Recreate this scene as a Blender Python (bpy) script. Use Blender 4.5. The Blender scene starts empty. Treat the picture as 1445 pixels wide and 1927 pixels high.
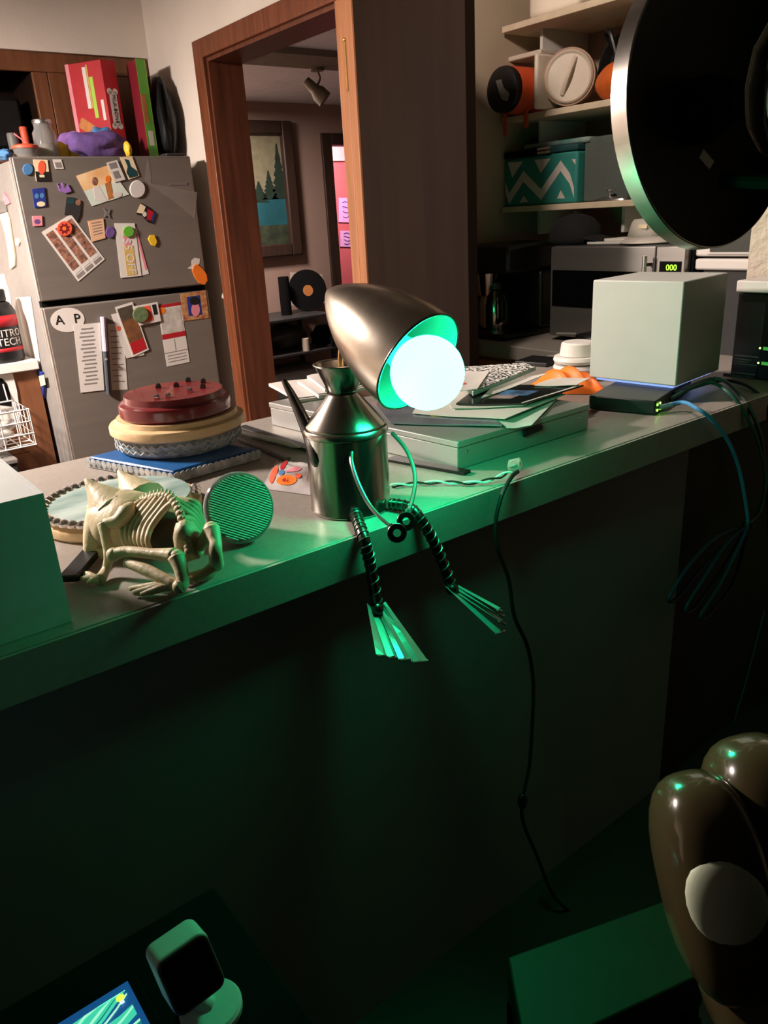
import bpy, bmesh, math, random
from mathutils import Vector, Matrix, Euler, noise
random.seed(7)
PI = math.pi
SC = bpy.context.scene
COL = SC.collection
# ---------------------------------------------------------------- camera
EYE = Vector((0, 0, 1.42))
RIGHT = Vector((0.78673067, -0.61485479, -0.05484929))
DOWN = Vector((-0.26046596, -0.25008817, -0.93253064))
FWD = Vector((0.55965377, 0.74793682, -0.35690077))
FPX, PCX, PCY = 1455.1, 722.5, 963.5
cd = bpy.data.cameras.new('camera')
cd.sensor_fit = 'VERTICAL'; cd.sensor_height = 36.0; cd.lens = FPX * 36.0 / 1927.0
cd.clip_start = 0.02; cd.clip_end = 60
cam = bpy.data.objects.new('camera', cd); COL.objects.link(cam)
mw = Matrix.Identity(4)
for r in range(3):
    mw[r][0] = RIGHT[r]; mw[r][1] = -DOWN[r]; mw[r][2] = -FWD[r]; mw[r][3] = EYE[r]
cam.matrix_world = mw
SC.camera = cam
# ---------------------------------------------------------------- world, lights, exposure
wd = bpy.data.worlds.new('world'); SC.world = wd; wd.use_nodes = True
wd.node_tree.nodes['Background'].inputs[0].default_value = (0.55, 0.72, 1.0, 1)
wd.node_tree.nodes['Background'].inputs[1].default_value = 0.004
vs = SC.view_settings
vs.view_transform = 'Standard'; vs.look = 'None'; vs.gamma = 1.0; vs.use_curve_mapping = False
vs.exposure = 0.0
def area(name, loc, target, sx, sy, power, color):
    l = bpy.data.lights.new(name, 'AREA'); l.shape = 'RECTANGLE'; l.size = sx; l.size_y = sy
    l.energy = power; l.color = color
    o = bpy.data.objects.new(name, l); COL.objects.link(o); o.location = loc
    o.rotation_euler = (Vector(target) - Vector(loc)).to_track_quat('-Z', 'Y').to_euler()
    return o
area('kitchen_ceiling_panel', (-0.55, 2.72, 2.17), (-0.40, 2.8, 0), 0.30, 0.30, 212, (1.0, 0.855, 0.765))
kl = bpy.data.lights.new('kitchen_ceiling_light', 'POINT'); kl.energy = 46; kl.color = (1.0, 0.855, 0.765); kl.shadow_soft_size = 0.13
ko = bpy.data.objects.new('kitchen_ceiling_light', kl); COL.objects.link(ko); ko.location = (-0.55, 2.72, 2.19)
sl = bpy.data.lights.new('niche_fill_spot', 'SPOT'); sl.energy = 62; sl.color = (1.0, 0.83, 0.72)  # unseen spot added to brighten the niche
sl.spot_size = math.radians(108); sl.spot_blend = 0.5; sl.shadow_soft_size = 0.06
so = bpy.data.objects.new('niche_fill_spot', sl); COL.objects.link(so); so.location = (1.0, 1.45, 2.36)
so.rotation_euler = (Vector((2.4, 1.62, 1.35)) - Vector(so.location)).to_track_quat('-Z', 'Y').to_euler()
area('far_room_fill', (2.6, 5.2, 2.25), (2.6, 5.2, 0), 0.3, 0.3, 75, (1.0, 0.84, 0.78))  # unseen fill added to lift the room beyond the doorway
area('pink_room_fill', (4.9, 6.7, 2.2), (4.9, 7.4, 1.2), 0.3, 0.3, 36, (1.0, 0.60, 0.66))  # unseen fill added so the pink wall shows up

# ---------------------------------------------------------------- helpers
def W(u, v, x=None, y=None, z=None, d=None):
    """point of the place seen at (u, v), on the plane x=, y=, z= or at depth d"""
    q = RIGHT * ((u - PCX) / FPX) + DOWN * ((v - PCY) / FPX) + FWD
    if x is not None: s = x / q.x
    elif y is not None: s = y / q.y
    elif z is not None: s = (z - EYE.z) / q.z
    else: s = d
    return EYE + q * s
def lin(c):
    c = c / 255.0
    return c / 12.92 if c <= 0.04045 else ((c + 0.055) / 1.055) ** 2.4
MATS = {}
def mat(name, rgb, rough=0.6, metal=0.0, var=0.12, scale=18.0, bump=0.0, bscale=60.0, trans=0.0, ior=1.45,
        emit=None, estr=0.0, coat=0.0, rgb2=None, tex='noise', stretch=(1, 1, 1), alpha=1.0, spec=0.5, sss=0.0):
    if name in MATS: return MATS[name]
    m = bpy.data.materials.new(name); m.use_nodes = True
    nt = m.node_tree; b = nt.nodes['Principled BSDF']
    c = [lin(k) for k in rgb]
    b.inputs['Roughness'].default_value = rough; b.inputs['Metallic'].default_value = metal
    b.inputs['IOR'].default_value = ior; b.inputs['Transmission Weight'].default_value = trans
    b.inputs['Coat Weight'].default_value = coat; b.inputs['Alpha'].default_value = alpha
    b.inputs['Specular IOR Level'].default_value = spec
    if sss: b.inputs['Subsurface Weight'].default_value = sss; b.inputs['Subsurface Radius'].default_value = (.01, .006, .004)
    tc = nt.nodes.new('ShaderNodeTexCoord'); mp = nt.nodes.new('ShaderNodeMapping')
    mp.inputs['Scale'].default_value = stretch
    nt.links.new(tc.outputs['Object'], mp.inputs[0])
    if tex == 'voronoi':
        tx = nt.nodes.new('ShaderNodeTexVoronoi'); tx.inputs['Scale'].default_value = scale; fac = tx.outputs['Distance']
    elif tex == 'wave':
        tx = nt.nodes.new('ShaderNodeTexWave'); tx.inputs['Scale'].default_value = scale; tx.inputs['Distortion'].default_value = 4
        tx.inputs['Detail'].default_value = 3; fac = tx.outputs['Fac']
    else:
        tx = nt.nodes.new('ShaderNodeTexNoise'); tx.inputs['Scale'].default_value = scale; tx.inputs['Detail'].default_value = 5
        fac = tx.outputs['Fac']
    nt.links.new(mp.outputs[0], tx.inputs['Vector'])
    rp = nt.nodes.new('ShaderNodeValToRGB')
    lo = [max(0, k * (1 - var)) for k in c]; hi = [min(1, k * (1 + var)) for k in c]
    if rgb2: lo = c; hi = [lin(k) for k in rgb2]
    rp.color_ramp.elements[0].color = (*lo, 1); rp.color_ramp.elements[1].color = (*hi, 1)
    rp.color_ramp.elements[0].position = 0.3; rp.color_ramp.elements[1].position = 0.7
    nt.links.new(fac, rp.inputs[0]); nt.links.new(rp.outputs[0], b.inputs['Base Color'])
    if bump:
        bt = nt.nodes.new('ShaderNodeTexNoise'); bt.inputs['Scale'].default_value = bscale; bt.inputs['Detail'].default_value = 4
        nt.links.new(mp.outputs[0], bt.inputs['Vector'])
        bn = nt.nodes.new('ShaderNodeBump'); bn.inputs['Strength'].default_value = bump; bn.inputs['Distance'].default_value = 0.01
        nt.links.new(bt.outputs['Fac'], bn.inputs['Height']); nt.links.new(bn.outputs[0], b.inputs['Normal'])
    if emit:
        b.inputs['Emission Color'].default_value = (*emit, 1); b.inputs['Emission Strength'].default_value = estr
    MATS[name] = m
    return m
class B:
    """collects geometry in world coordinates"""
    def __init__(s): s.v = []; s.f = []
    def add(s, vs, fs):
        k = len(s.v); s.v += [Vector(p) for p in vs]; s.f += [tuple(i + k for i in f) for f in fs]; return s
    def box(s, lo, hi):
        (a, b, c), (d, e, f) = lo, hi
        return s.add([(a,b,c),(d,b,c),(d,e,c),(a,e,c),(a,b,f),(d,b,f),(d,e,f),(a,e,f)],
                     [(0,3,2,1),(4,5,6,7),(0,1,5,4),(1,2,6,5),(2,3,7,6),(3,0,4,7)])
    def prism(s, poly, ex):
        """polygon (3D points) extruded by the vector ex"""
        ex = Vector(ex); n = len(poly); p = [Vector(q) for q in poly]
        nr = Vector((0, 0, 0))
        for i in range(n): nr += p[i].cross(p[(i + 1) % n])
        if nr.dot(ex) < 0: p.reverse()
        return s.add(p + [q + ex for q in p], [tuple(range(n - 1, -1, -1)), tuple(range(n, 2 * n))] +
                     [(i, (i + 1) % n, n + (i + 1) % n, n + i) for i in range(n)])
    def plan(s, pts, z0, z1): return s.prism([(p[0], p[1], z0) for p in pts], (0, 0, z1 - z0))
    def tube(s, pts, r, seg=8, cap=True, flat=1.0):
        pts = [Vector(p) for p in pts]; n = len(pts)
        rs = r if isinstance(r, (list, tuple)) else [r] * n
        t = (pts[1] - pts[0]).normalized()
        up = Vector((0, 0, 1)) if abs(t.z) < 0.9 else Vector((1, 0, 0))
        x = t.cross(up).normalized(); vs = []; fs = []
        for i in range(n):
            t = (pts[min(i + 1, n - 1)] - pts[max(i - 1, 0)]).normalized()
            x = (x - t * x.dot(t)).normalized(); y = t.cross(x)
            for k in range(seg):
                a = 2 * PI * k / seg
                vs.append(pts[i] + x * (rs[i] * math.cos(a)) + y * (rs[i] * flat * math.sin(a)))
        for i in range(n - 1):
            for k in range(seg):
                a = i * seg + k; b = i * seg + (k + 1) % seg
                fs.append((a, b, b + seg, a + seg))
        if cap: fs += [tuple(range(seg - 1, -1, -1)), tuple((n - 1) * seg + k for k in range(seg))]
        return s.add(vs, fs)
    def lathe(s, prof, o=(0, 0, 0), axis=(0, 0, 1), seg=32, sx=1.0, sy=1.0, xdir=None, a0=0, a1=2 * PI, skip=()):
        """profile of (radius, height) turned about axis through o"""
        o = Vector(o); ax = Vector(axis).normalized()
        x = Vector(xdir) if xdir else (Vector((1, 0, 0)) if abs(ax.x) < 0.9 else Vector((0, 1, 0)))
        x = (x - ax * x.dot(ax)).normalized(); y = ax.cross(x)
        full = abs(a1 - a0 - 2 * PI) < 1e-6; m = seg if full else seg + 1
        vs = []; fs = []; rows = []
        for (r, h) in prof:
            if r < 1e-6: rows.append((len(vs), 1)); vs.append(o + ax * h)
            else:
                rows.append((len(vs), m))
                for k in range(m):
                    a = a0 + (a1 - a0) * k / seg
                    vs.append(o + ax * h + x * (r * sx * math.cos(a)) + y * (r * sy * math.sin(a)))
        for i in range(len(prof) - 1):
            (p, np_), (q, nq) = rows[i], rows[i + 1]
            for k in range(seg):
                if (i, k) in skip: continue
                k2 = (k + 1) % m
                if np_ == 1 and nq == 1: continue
                if np_ == 1: fs.append((p, q + k2, q + k)) if False else fs.append((p, q + k, q + k2)[::-1])
                elif nq == 1: fs.append((p + k, p + k2, q))
                else: fs.append((p + k, p + k2, q + k2, q + k))
        return s.add(vs, fs)
    def ball(s, c, r, seg=16, rings=10, mtx=None, disp=0.0, dscale=10.0):
        r = r if isinstance(r, (tuple, list)) else (r, r, r)
        c = Vector(c); vs = [Vector((0, 0, -1))]; fs = []
        for i in range(1, rings):
            t = PI * i / rings
            for k in range(seg):
                a = 2 * PI * k / seg
                vs.append(Vector((math.sin(t) * math.cos(a), math.sin(t) * math.sin(a), -math.cos(t))))
        vs.append(Vector((0, 0, 1))); L = len(vs) - 1
        for k in range(seg):
            k2 = (k + 1) % seg
            fs.append((0, 1 + k2, 1 + k)); fs.append((L, L - seg + k, L - seg + k2))
            for i in range(rings - 2):
                a = 1 + i * seg
                fs.append((a + k, a + k2, a + seg + k2, a + seg + k))
        out = []
        for p in vs:
            g = 1.0 + (disp * noise.noise((p + c * 3.7) * dscale) if disp else 0)
            q = Vector((p.x * r[0] * g, p.y * r[1] * g, p.z * r[2] * g))
            if mtx: q = mtx @ q
            out.append(c + q)
        return s.add(out, fs)
    def superball(s, c, r, mtx, e=.65, seg=36, rings=24):
        k = len(s.v); s.ball((0, 0, 0), 1.0, seg, rings); c = Vector(c)
        f = lambda q: math.copysign(abs(q) ** e, q)
        for i in range(k, len(s.v)):
            p = s.v[i]; n = (abs(p.x) ** (2 / e) + abs(p.y) ** (2 / e) + abs(p.z) ** (2 / e)) ** (e / 2)
            p = p / n
            s.v[i] = c + mtx @ Vector((p.x * r[0], p.y * r[1], p.z * r[2]))
        return s
    def grid(s, fn, nu, nv):
        vs = [fn(i / nu, j / nv) for j in range(nv + 1) for i in range(nu + 1)]
        fs = [(j*(nu+1)+i, j*(nu+1)+i+1, (j+1)*(nu+1)+i+1, (j+1)*(nu+1)+i) for j in range(nv) for i in range(nu)]
        return s.add(vs, fs)
class Root:
    pass
def rootloc(o):
    while o.parent: o = o.parent
    return o.location
def build(name, b, m, parent=None, loc=None, smooth=None, bevel=0.0, solid=0.0, subsurf=0, label=None, bseg=2):
    """links the collected geometry as ONE mesh object (a part when parent is given)"""
    if parent is not None: org = rootloc(parent)
    elif loc is not None: org = Vector(loc)
    else:
        lo = [min(p[i] for p in b.v) for i in range(3)]; hi = [max(p[i] for p in b.v) for i in range(3)]
        org = Vector(((lo[0] + hi[0]) / 2, (lo[1] + hi[1]) / 2, lo[2]))
    me = bpy.data.meshes.new(name)
    me.from_pydata([tuple(p - org) for p in b.v], [], b.f); me.update()
    bm = bmesh.new(); bm.from_mesh(me); bmesh.ops.recalc_face_normals(bm, faces=bm.faces); bm.to_mesh(me); bm.free()
    mm = m if isinstance(m, bpy.types.Material) else MATS[m]
    me.materials.append(mm)
    o = bpy.data.objects.new(name, me); COL.objects.link(o)
    if parent is not None: o.parent = parent
    else: o.location = org
    if bevel:
        k = o.modifiers.new('bevel', 'BEVEL'); k.width = bevel; k.segments = bseg; k.limit_method = 'ANGLE'; k.angle_limit = 0.6
    if solid:
        k = o.modifiers.new('solid', 'SOLIDIFY'); k.thickness = solid; k.offset = 0
    if subsurf:
        k = o.modifiers.new('sub', 'SUBSURF'); k.levels = subsurf; k.render_levels = subsurf
    if smooth or subsurf or bevel:
        me.polygons.foreach_set('use_smooth', [True] * len(me.polygons))
        if smooth is None or smooth is True: me.set_sharp_from_angle(angle=0.6)
    if label: o['label'] = label
    return o
def tag(o, label, cat, group=None):
    o['label'] = label; o['category'] = cat
    if group: o['group'] = group
    return o
def thing(name, label, cat, loc, group=None):
    o = bpy.data.objects.new(name, None); COL.objects.link(o); o.location = loc
    o.empty_display_size = 0.02
    return tag(o, label, cat, group)
def struct(o): o['kind'] = 'structure'; return o
def clone(o, parent=None, loc=None):
    c = o.copy(); COL.objects.link(c)
    if parent is not None: c.parent = parent
    if loc is not None: c.location = loc
    return c
def text_mesh(txt, size, ex=0.0004, shear=0.0):
    cu = bpy.data.curves.new('lettering', 'FONT'); cu.body = txt; cu.size = size; cu.extrude = ex
    cu.align_x = 'CENTER'; cu.align_y = 'CENTER'; cu.shear = shear; cu.resolution_u = 3
    o = bpy.data.objects.new('lettering', cu); COL.objects.link(o)
    me = bpy.data.meshes.new_from_object(o.evaluated_get(bpy.context.evaluated_depsgraph_get()))
    bpy.data.objects.remove(o); bpy.data.curves.remove(cu)
    return me
def lettering(txt, size, center, xd, yd, m, parent, shear=0.0, bend=None):
    """raised lettering as a part; xd = reading direction, yd = up of the letters"""
    me = text_mesh(txt, size, shear=shear); xd = Vector(xd).normalized(); yd = Vector(yd).normalized(); zd = xd.cross(yd)
    org = rootloc(parent)
    for p in me.vertices:
        c = p.co
        if bend: q = bend(c.x, c.y, c.z)
        else: q = Vector(center) + xd * c.x + yd * c.y + zd * c.z
        p.co = q - org
    me.materials.clear(); me.materials.append(MATS[m])
    o = bpy.data.objects.new('lettering', me); COL.objects.link(o); o.parent = parent
    return o
def smooth_path(pts, n=6):
    pts = [Vector(p) for p in pts]; out = []
    for i in range(len(pts) - 1):
        p0 = pts[max(i - 1, 0)]; p1 = pts[i]; p2 = pts[i + 1]; p3 = pts[min(i + 2, len(pts) - 1)]
        for k in range(n):
            t = k / n
            out.append(0.5 * ((2 * p1) + (p2 - p0) * t + (2 * p0 - 5 * p1 + 4 * p2 - p3) * t * t + (3 * p1 - p0 - 3 * p2 + p3) * t ** 3))
    out.append(pts[-1]); return out
def quad(a, b, c, d, s, t): return a * ((1-s)*(1-t)) + b * (s*(1-t)) + c * (s*t) + d * ((1-s)*t)

# ---------------------------------------------------------------- materials
mat('niche_wall', (176, 158, 136), 0.85, var=0.05, scale=3, bump=0.05, bscale=120)  # browner and darker than the other kitchen walls
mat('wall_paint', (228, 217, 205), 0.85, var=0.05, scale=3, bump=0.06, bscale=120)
mat('wall_texture', (190, 178, 162), 0.85, var=0.06, scale=8, bump=0.9, bscale=45)
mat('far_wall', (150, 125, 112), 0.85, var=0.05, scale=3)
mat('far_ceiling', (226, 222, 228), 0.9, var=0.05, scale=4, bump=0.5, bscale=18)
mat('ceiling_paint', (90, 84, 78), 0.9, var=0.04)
mat('floor_tile', (44, 38, 33), 0.5, var=0.15, scale=6)
mat('trim_wood', (112, 62, 38), 0.42, var=0.25, scale=9, stretch=(6, 6, 0.5), bump=0.05)
mat('jamb_wood', (96, 52, 33), 0.45, var=0.3, scale=7, stretch=(6, 6, 0.5))
mat('pale_strip', (150, 98, 62), 0.5, var=0.18, scale=8, stretch=(8, 8, 0.4))
mat('desk_black', (22, 22, 22), 0.95, spec=0.05, var=0.1)
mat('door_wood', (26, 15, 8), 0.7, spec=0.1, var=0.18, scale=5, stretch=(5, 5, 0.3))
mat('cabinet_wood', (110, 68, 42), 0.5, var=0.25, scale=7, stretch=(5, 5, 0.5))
mat('orange_wood', (170, 118, 72), 0.5, var=0.2, scale=8, stretch=(0.6, 6, 6))
mat('counter', (142, 134, 126), 0.42, var=0.08, scale=140, bump=0.02)
mat('counter_edge', (150, 144, 136), 0.5, var=0.06, scale=140)
mat('panel_paint', (120, 122, 122), 0.7, var=0.12, scale=2.2)
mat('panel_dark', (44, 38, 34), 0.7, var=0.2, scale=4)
mat('shelf_board', (206, 186, 160), 0.6, var=0.08, scale=20)
mat('black_plastic', (16, 16, 17), 0.4, var=0.1)
mat('black_matte', (8, 8, 8), 0.9, var=0.1, spec=0.15)
mat('dark_grey', (46, 45, 45), 0.5, var=0.1)
mat('mid_grey', (112, 108, 104), 0.5, var=0.1)
mat('white_plastic', (206, 201, 195), 0.45, var=0.03)
mat('white_paper', (208, 201, 194), 0.8, var=0.04, scale=9)
mat('grey_ink', (130, 122, 120), 0.8, var=0.1)
mat('black_ink', (14, 13, 13), 0.7, var=0.05)
mat('fridge_steel', (124, 116, 109), 0.36, metal=0.3, var=0.06, scale=4, stretch=(1, 1, 8))
mat('fridge_side', (136, 132, 128), 0.55, metal=0.1, var=0.06, scale=30)
mat('edge_metal', (205, 195, 185), 0.35, metal=0.6, var=0.04)
mat('steel', (172, 165, 156), 0.22, metal=1.0, var=0.14, scale=14)
mat('brushed_steel', (196, 192, 188), 0.34, metal=1.0, var=0.1, scale=30, stretch=(1, 1, 6))
mat('dark_steel', (86, 84, 80), 0.3, metal=1.0, var=0.3, scale=60, bump=0.05)
mat('foot_steel', (165, 163, 158), 0.35, metal=0.45, var=0.15, scale=40)
mat('tin', (165, 164, 160), 0.4, metal=0.55, var=0.08, scale=12, bump=0.03)
mat('glass', (235, 240, 238), 0.03, trans=1.0, ior=1.45, var=0.0)
mat('thin_plastic', (230, 232, 230), 0.15, trans=0.85, ior=1.1, var=0.02)
mat('bulb_glow', (255, 255, 255), 0.4, var=0.0, emit=(0.011, 1.0, 0.40), estr=76)
mat('shade_inside', (56, 60, 56), 0.5, var=0.03)
mat('ridge_steel', (110, 108, 104), 0.3, metal=0.75, var=0.1)
mat('bone', (198, 180, 146), 0.5, var=0.12, scale=25, bump=0.15, bscale=90)
mat('shade_print_brown', (70, 60, 48), 0.7, var=0.2, scale=40)  # serves the chest's painted shade and one photo print
mat('red', (170, 26, 36), 0.5, var=0.08)
mat('crimson', (120, 22, 36), 0.55, var=0.1)
mat('green', (96, 168, 52), 0.55, var=0.08)
mat('lime', (160, 196, 70), 0.55, var=0.05)
mat('biscuit', (176, 112, 58), 0.7, var=0.15, scale=60)
mat('pink', (214, 130, 140), 0.6, var=0.08)
mat('purple', (96, 70, 128), 0.85, var=0.2, scale=30, bump=0.2)
mat('violet', (140, 100, 170), 0.85, var=0.15, scale=30)
mat('blue', (70, 120, 170), 0.7, var=0.12)
mat('cobalt', (36, 52, 128), 0.5, var=0.1)
mat('yellow', (226, 180, 40), 0.5, var=0.08)
mat('coral', (226, 92, 62), 0.5, var=0.08)
mat('orange', (232, 120, 36), 0.5, var=0.1)
mat('teal', (40, 122, 112), 0.7, var=0.1)
mat('teal_dark', (18, 60, 62), 0.7, var=0.1)
mat('cream', (226, 205, 170), 0.6, var=0.06)
mat('skin_print', (176, 120, 96), 0.7, rgb2=(70, 45, 40), scale=60)
mat('gloss_red', (112, 36, 38), 0.28, var=0.2, scale=12, coat=0.4)
mat('raw_wood', (212, 180, 136), 0.5, var=0.12, scale=10, stretch=(1, 8, 8))
mat('lace', (190, 196, 200), 0.75, rgb2=(96, 116, 134), scale=38)
mat('blue_paint', (30, 88, 146), 0.35, var=0.12, scale=14, coat=0.2)
mat('lace_band', (200, 200, 196), 0.8, rgb2=(130, 138, 140), scale=70)
mat('teal_wash', (196, 210, 204), 0.35, rgb2=(96, 132, 126), scale=9, stretch=(1, 2.2, 1))
mat('gem', (250, 250, 250), 0.04, metal=0.0, trans=0.7, ior=1.7, var=0.0)
mat('silver_gem', (235, 230, 226), 0.08, metal=0.9, var=0.0)
# ================================================================ the setting
XW = 1.65      # kitchen face of the doorway wall
CT = 0.99      # counter top height
struct(build('floor', B().box((-3, -2, -0.04), (6.5, 8, 0)), 'floor_tile'))
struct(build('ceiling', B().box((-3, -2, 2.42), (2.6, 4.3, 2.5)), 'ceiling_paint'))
struct(build('wall_back', B().box((-3, 4.15, 0), (1.72, 4.3, 2.42)), 'wall_paint'))
struct(build('wall_soffit', B().box((-3, 3.77, 2.14), (XW, 4.15, 2.42)), 'wall_paint'))
struct(build('wall_left', B().box((-3.1, 1.0, 0), (-3, 4.3, 2.42)), 'wall_paint'))
struct(build('wall_doorway', B().box((XW, 3.21, 0), (1.79, 4.15, 2.42)).box((XW, 2.28, 2.05), (1.79, 3.21, 2.42))
             .box((XW, 2.19, 0), (1.79, 2.28, 2.42)), 'wall_paint'))
struct(build('wall_niche_side', B().box((1.7905, 2.18, 0), (2.7, 2.28, 2.42)), 'niche_wall'))
struct(build('wall_niche_back', B().box((2.58, -2, 0), (2.7, 2.18, 2.42)), 'niche_wall'))
# door casing and jamb
t1 = thing('trim_1', 'reddish brown wood casing framing the open doorway', 'trim', (XW, 2.75, 0)); struct(t1)
build('casing', B().box((XW - .02, 3.21, 0), (XW, 3.29, 2.118)), 'trim_wood', t1, bevel=.003)
build('casing', B().box((XW - .02, 2.228, 2.05), (XW, 3.2095, 2.118)), 'trim_wood', t1, bevel=.003)
build('casing', B().box((XW - .022, 2.232, 0), (XW, 2.28, 2.0495)), 'pale_strip', t1, bevel=.003)
build('jamb', B().box((XW - .004, 3.195, 0), (1.80, 3.2085, 2.05)), 'jamb_wood', t1)
build('jamb', B().box((XW - .004, 2.2815, 2.035), (1.80, 3.194, 2.0495)), 'jamb_wood', t1)
build('jamb', B().box((XW - .004, 2.2805, 0), (1.80, 2.294, 2.034)), 'jamb_wood', t1)
# closed dark door beside the opening
d1 = thing('door_1', 'plain dark brown flat door standing open beside the doorway', 'door', (XW, 1.95, 0)); struct(d1)
build('door_panel', B().box((XW - .020, 1.702, 0.01), (XW + .018, 2.188, 2.05)), 'door_wood', d1, bevel=.002)
build('door_edge', B().box((XW - .026, 2.1885, 0.01), (XW, 2.226, 2.05)), 'pale_strip', d1, bevel=.002)
hg = build('hinge', B().tube([(XW - .027, 2.229, 1.80), (XW - .027, 2.229, 1.93)], .0045, 10), mat('brass', (190, 150, 90), .35, metal=.9), d1, smooth=True)
build('hinge_pin', B().ball((XW - .027, 2.229, 1.935), .006, 8, 6), 'brass', hg, smooth=True)
# ---- room beyond the doorway
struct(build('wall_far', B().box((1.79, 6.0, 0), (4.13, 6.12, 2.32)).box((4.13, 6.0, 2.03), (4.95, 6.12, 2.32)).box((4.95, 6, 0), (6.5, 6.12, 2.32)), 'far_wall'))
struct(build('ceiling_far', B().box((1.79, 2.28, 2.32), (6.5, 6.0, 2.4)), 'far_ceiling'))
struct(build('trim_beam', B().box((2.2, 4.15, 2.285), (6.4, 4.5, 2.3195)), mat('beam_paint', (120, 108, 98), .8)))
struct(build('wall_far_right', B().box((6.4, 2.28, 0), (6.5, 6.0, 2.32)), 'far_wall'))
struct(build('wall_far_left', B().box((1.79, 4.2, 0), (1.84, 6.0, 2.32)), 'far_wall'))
d2 = thing('door_2', 'dark brown frame of the far doorway to the pink room', 'door frame', (4.5, 5.98, 0)); struct(d2)
dk = mat('dark_trim', (52, 36, 28), .5, var=.2, scale=8, stretch=(6, 6, .5))
build('casing', B().box((4.05, 5.975, 0), (4.15, 6.13, 2.10)), dk, d2, bevel=.004)
build('casing', B().box((4.1505, 5.975, 2.01), (5.0, 6.13, 2.10)), dk, d2, bevel=.004)
build('casing', B().box((4.93, 5.975, 0), (5.0, 6.13, 2.009)), dk, d2, bevel=.004)
struct(build('wall_pink', B().box((3.6, 7.5, 0), (6.4, 7.6, 2.32)), mat('pink_wall', (196, 108, 108), .85, var=.05, scale=4)))
struct(build('trim_pink_room', B().box((3.6, 7.46, 2.0), (6.4, 7.4995, 2.32)), mat('pink_pale', (236, 190, 184), .85, var=.05)))
for (a, b_, c, e, lb) in [(645, 372, 664, 418, 'pinned sheet with scribbled writing on the pink wall, upper one'), (648, 434, 668, 464, 'pinned sheet on the pink wall, lower one')]:
    p = [W(a - 8, b_, y=7.49), W(c + 8, b_ + 1, y=7.49), W(c + 8, e + 1, y=7.49), W(a - 8, e, y=7.49)]
    o = tag(build('pinned_sheet', B().prism(p, (0, -.004, 0)), mat('lilac_paper', (216, 176, 226), .8)), lb, 'paper')
    ctr = (p[0] + p[2]) / 2
    for k in range(4):
        z = p[0].z + (p[2].z - p[0].z) * (.2 + .18 * k)
        build('scribble', B().tube(smooth_path([(p[0].x + .04 + j * .045, 7.484, z + .012 * math.sin(j * 2.1 + k)) for j in range(5)], 3), .0035, 4), 'cobalt', o)
# ---- peninsula
pb = thing('peninsula_base', 'dark painted front of the bar counter under the worktop', 'counter base', (1.0, 1.2, 0)); 
build('front_panel', B().box((-1.2, .885, 0), (1.50, .90, .925)), 'panel_paint', pb)
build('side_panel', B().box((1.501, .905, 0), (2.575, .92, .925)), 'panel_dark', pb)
build('body', B().box((-1.2, .921, 0), (2.575, 1.53, .925)), 'cabinet_wood', pb)
ct = thing('bar_worktop', 'long speckled beige laminate bar counter running across the picture', 'worktop', (.7, 1.2, .93))
build('slab', B().box((-1.2, .858, .931), (2.575, 1.60, CT)), 'counter', ct, bevel=.002)
build('front_edge', B().box((-1.2, .853, .929), (2.575, .8578, CT - .0012)), 'counter_edge', ct)
# ---- niche counter
nc = thing('niche_cabinet', 'light orange wood base cabinet under the coffee maker', 'cabinet', (2.2, 1.9, 0))
build('body', B().box((1.96, 1.605, 0), (2.575, 2.175, .944)), 'orange_wood', nc)
build('door_front', B().box((1.945, 1.63, .1), (1.9595, 2.15, .93)), 'orange_wood', nc, bevel=.004)
nw = tag(build('niche_worktop', B().box((1.93, 1.605, .945), (2.575, 2.175, CT)), 'counter', bevel=.003), 'short grey worktop in the niche carrying the coffee maker', 'worktop')
# ---- niche shelves
ends = [(2.165, 1.426, 'lowest'), (2.165, 1.724, 'middle'), (2.165, 2.007, 'topmost')]
for (yy, zz, wd_) in ends:
    o = thing('wall_shelf', {'lowest': 'pale wall shelf holding the chevron patterned tote', 'middle': 'pale wall shelf carrying the orange jug and white lidded pot',
              'topmost': 'pale wall shelf at the top carrying a white tub'}[wd_], 'shelf', (2.4, 1.4, zz), 'pale shelves in the niche')
    build('board', B().box((2.25, 1.585, zz - .02), (2.575, yy, zz)), 'shelf_board', o, bevel=.002)
    for by in (1.68, 2.05):
        build('bracket', B().box((2.33, by, zz - .10), (2.575, by + .012, zz - .0205)), 'white_plastic', o)

# ================================================================ refrigerator
FX0, FX1, FY, FZ = .85, 1.565, 3.30, 1.70
fr = thing('refrigerator', 'grey steel fridge freezer covered in magnets and papers', 'refrigerator', (1.2, 3.65, 0))
build('body', B().box((FX0 + .006, FY + .06, .02), (FX1 - .004, 4.05, FZ - .01)), 'fridge_side', fr, bevel=.004)
fd = build('freezer_door', B().box((FX0 + .004, FY, 1.180), (FX1, FY + .048, FZ)), 'fridge_steel', fr, bevel=.006)
ld = build('fridge_door', B().box((FX0 + .004, FY, .08), (FX1, FY + .048, 1.156)), 'fridge_steel', fr, bevel=.006)
build('gasket', B().box((FX0 + .012, FY + .0485, .08), (FX1 - .01, FY + .0595, FZ - .012)), 'black_matte', fr)
build('grip_recess', B().box((FX0 + .01, FY + .02, 1.1565), (FX1 - .004, FY + .047, 1.1795)), 'black_matte', fr)
build('door_edge', B().box((FX0, FY + .001, 1.183), (FX0 + .0038, FY + .02, FZ - .003)), 'edge_metal', fd)
build('door_edge', B().box((FX0, FY + .001, .083), (FX0 + .0038, FY + .02, 1.153)), 'edge_metal', ld)
build('name_badge', B().prism([W(319, 344, y=FY), W(352, 344, y=FY), W(352, 348, y=FY), W(319, 348, y=FY)], (0, -.002, 0)), 'mid_grey', fd)
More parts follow.
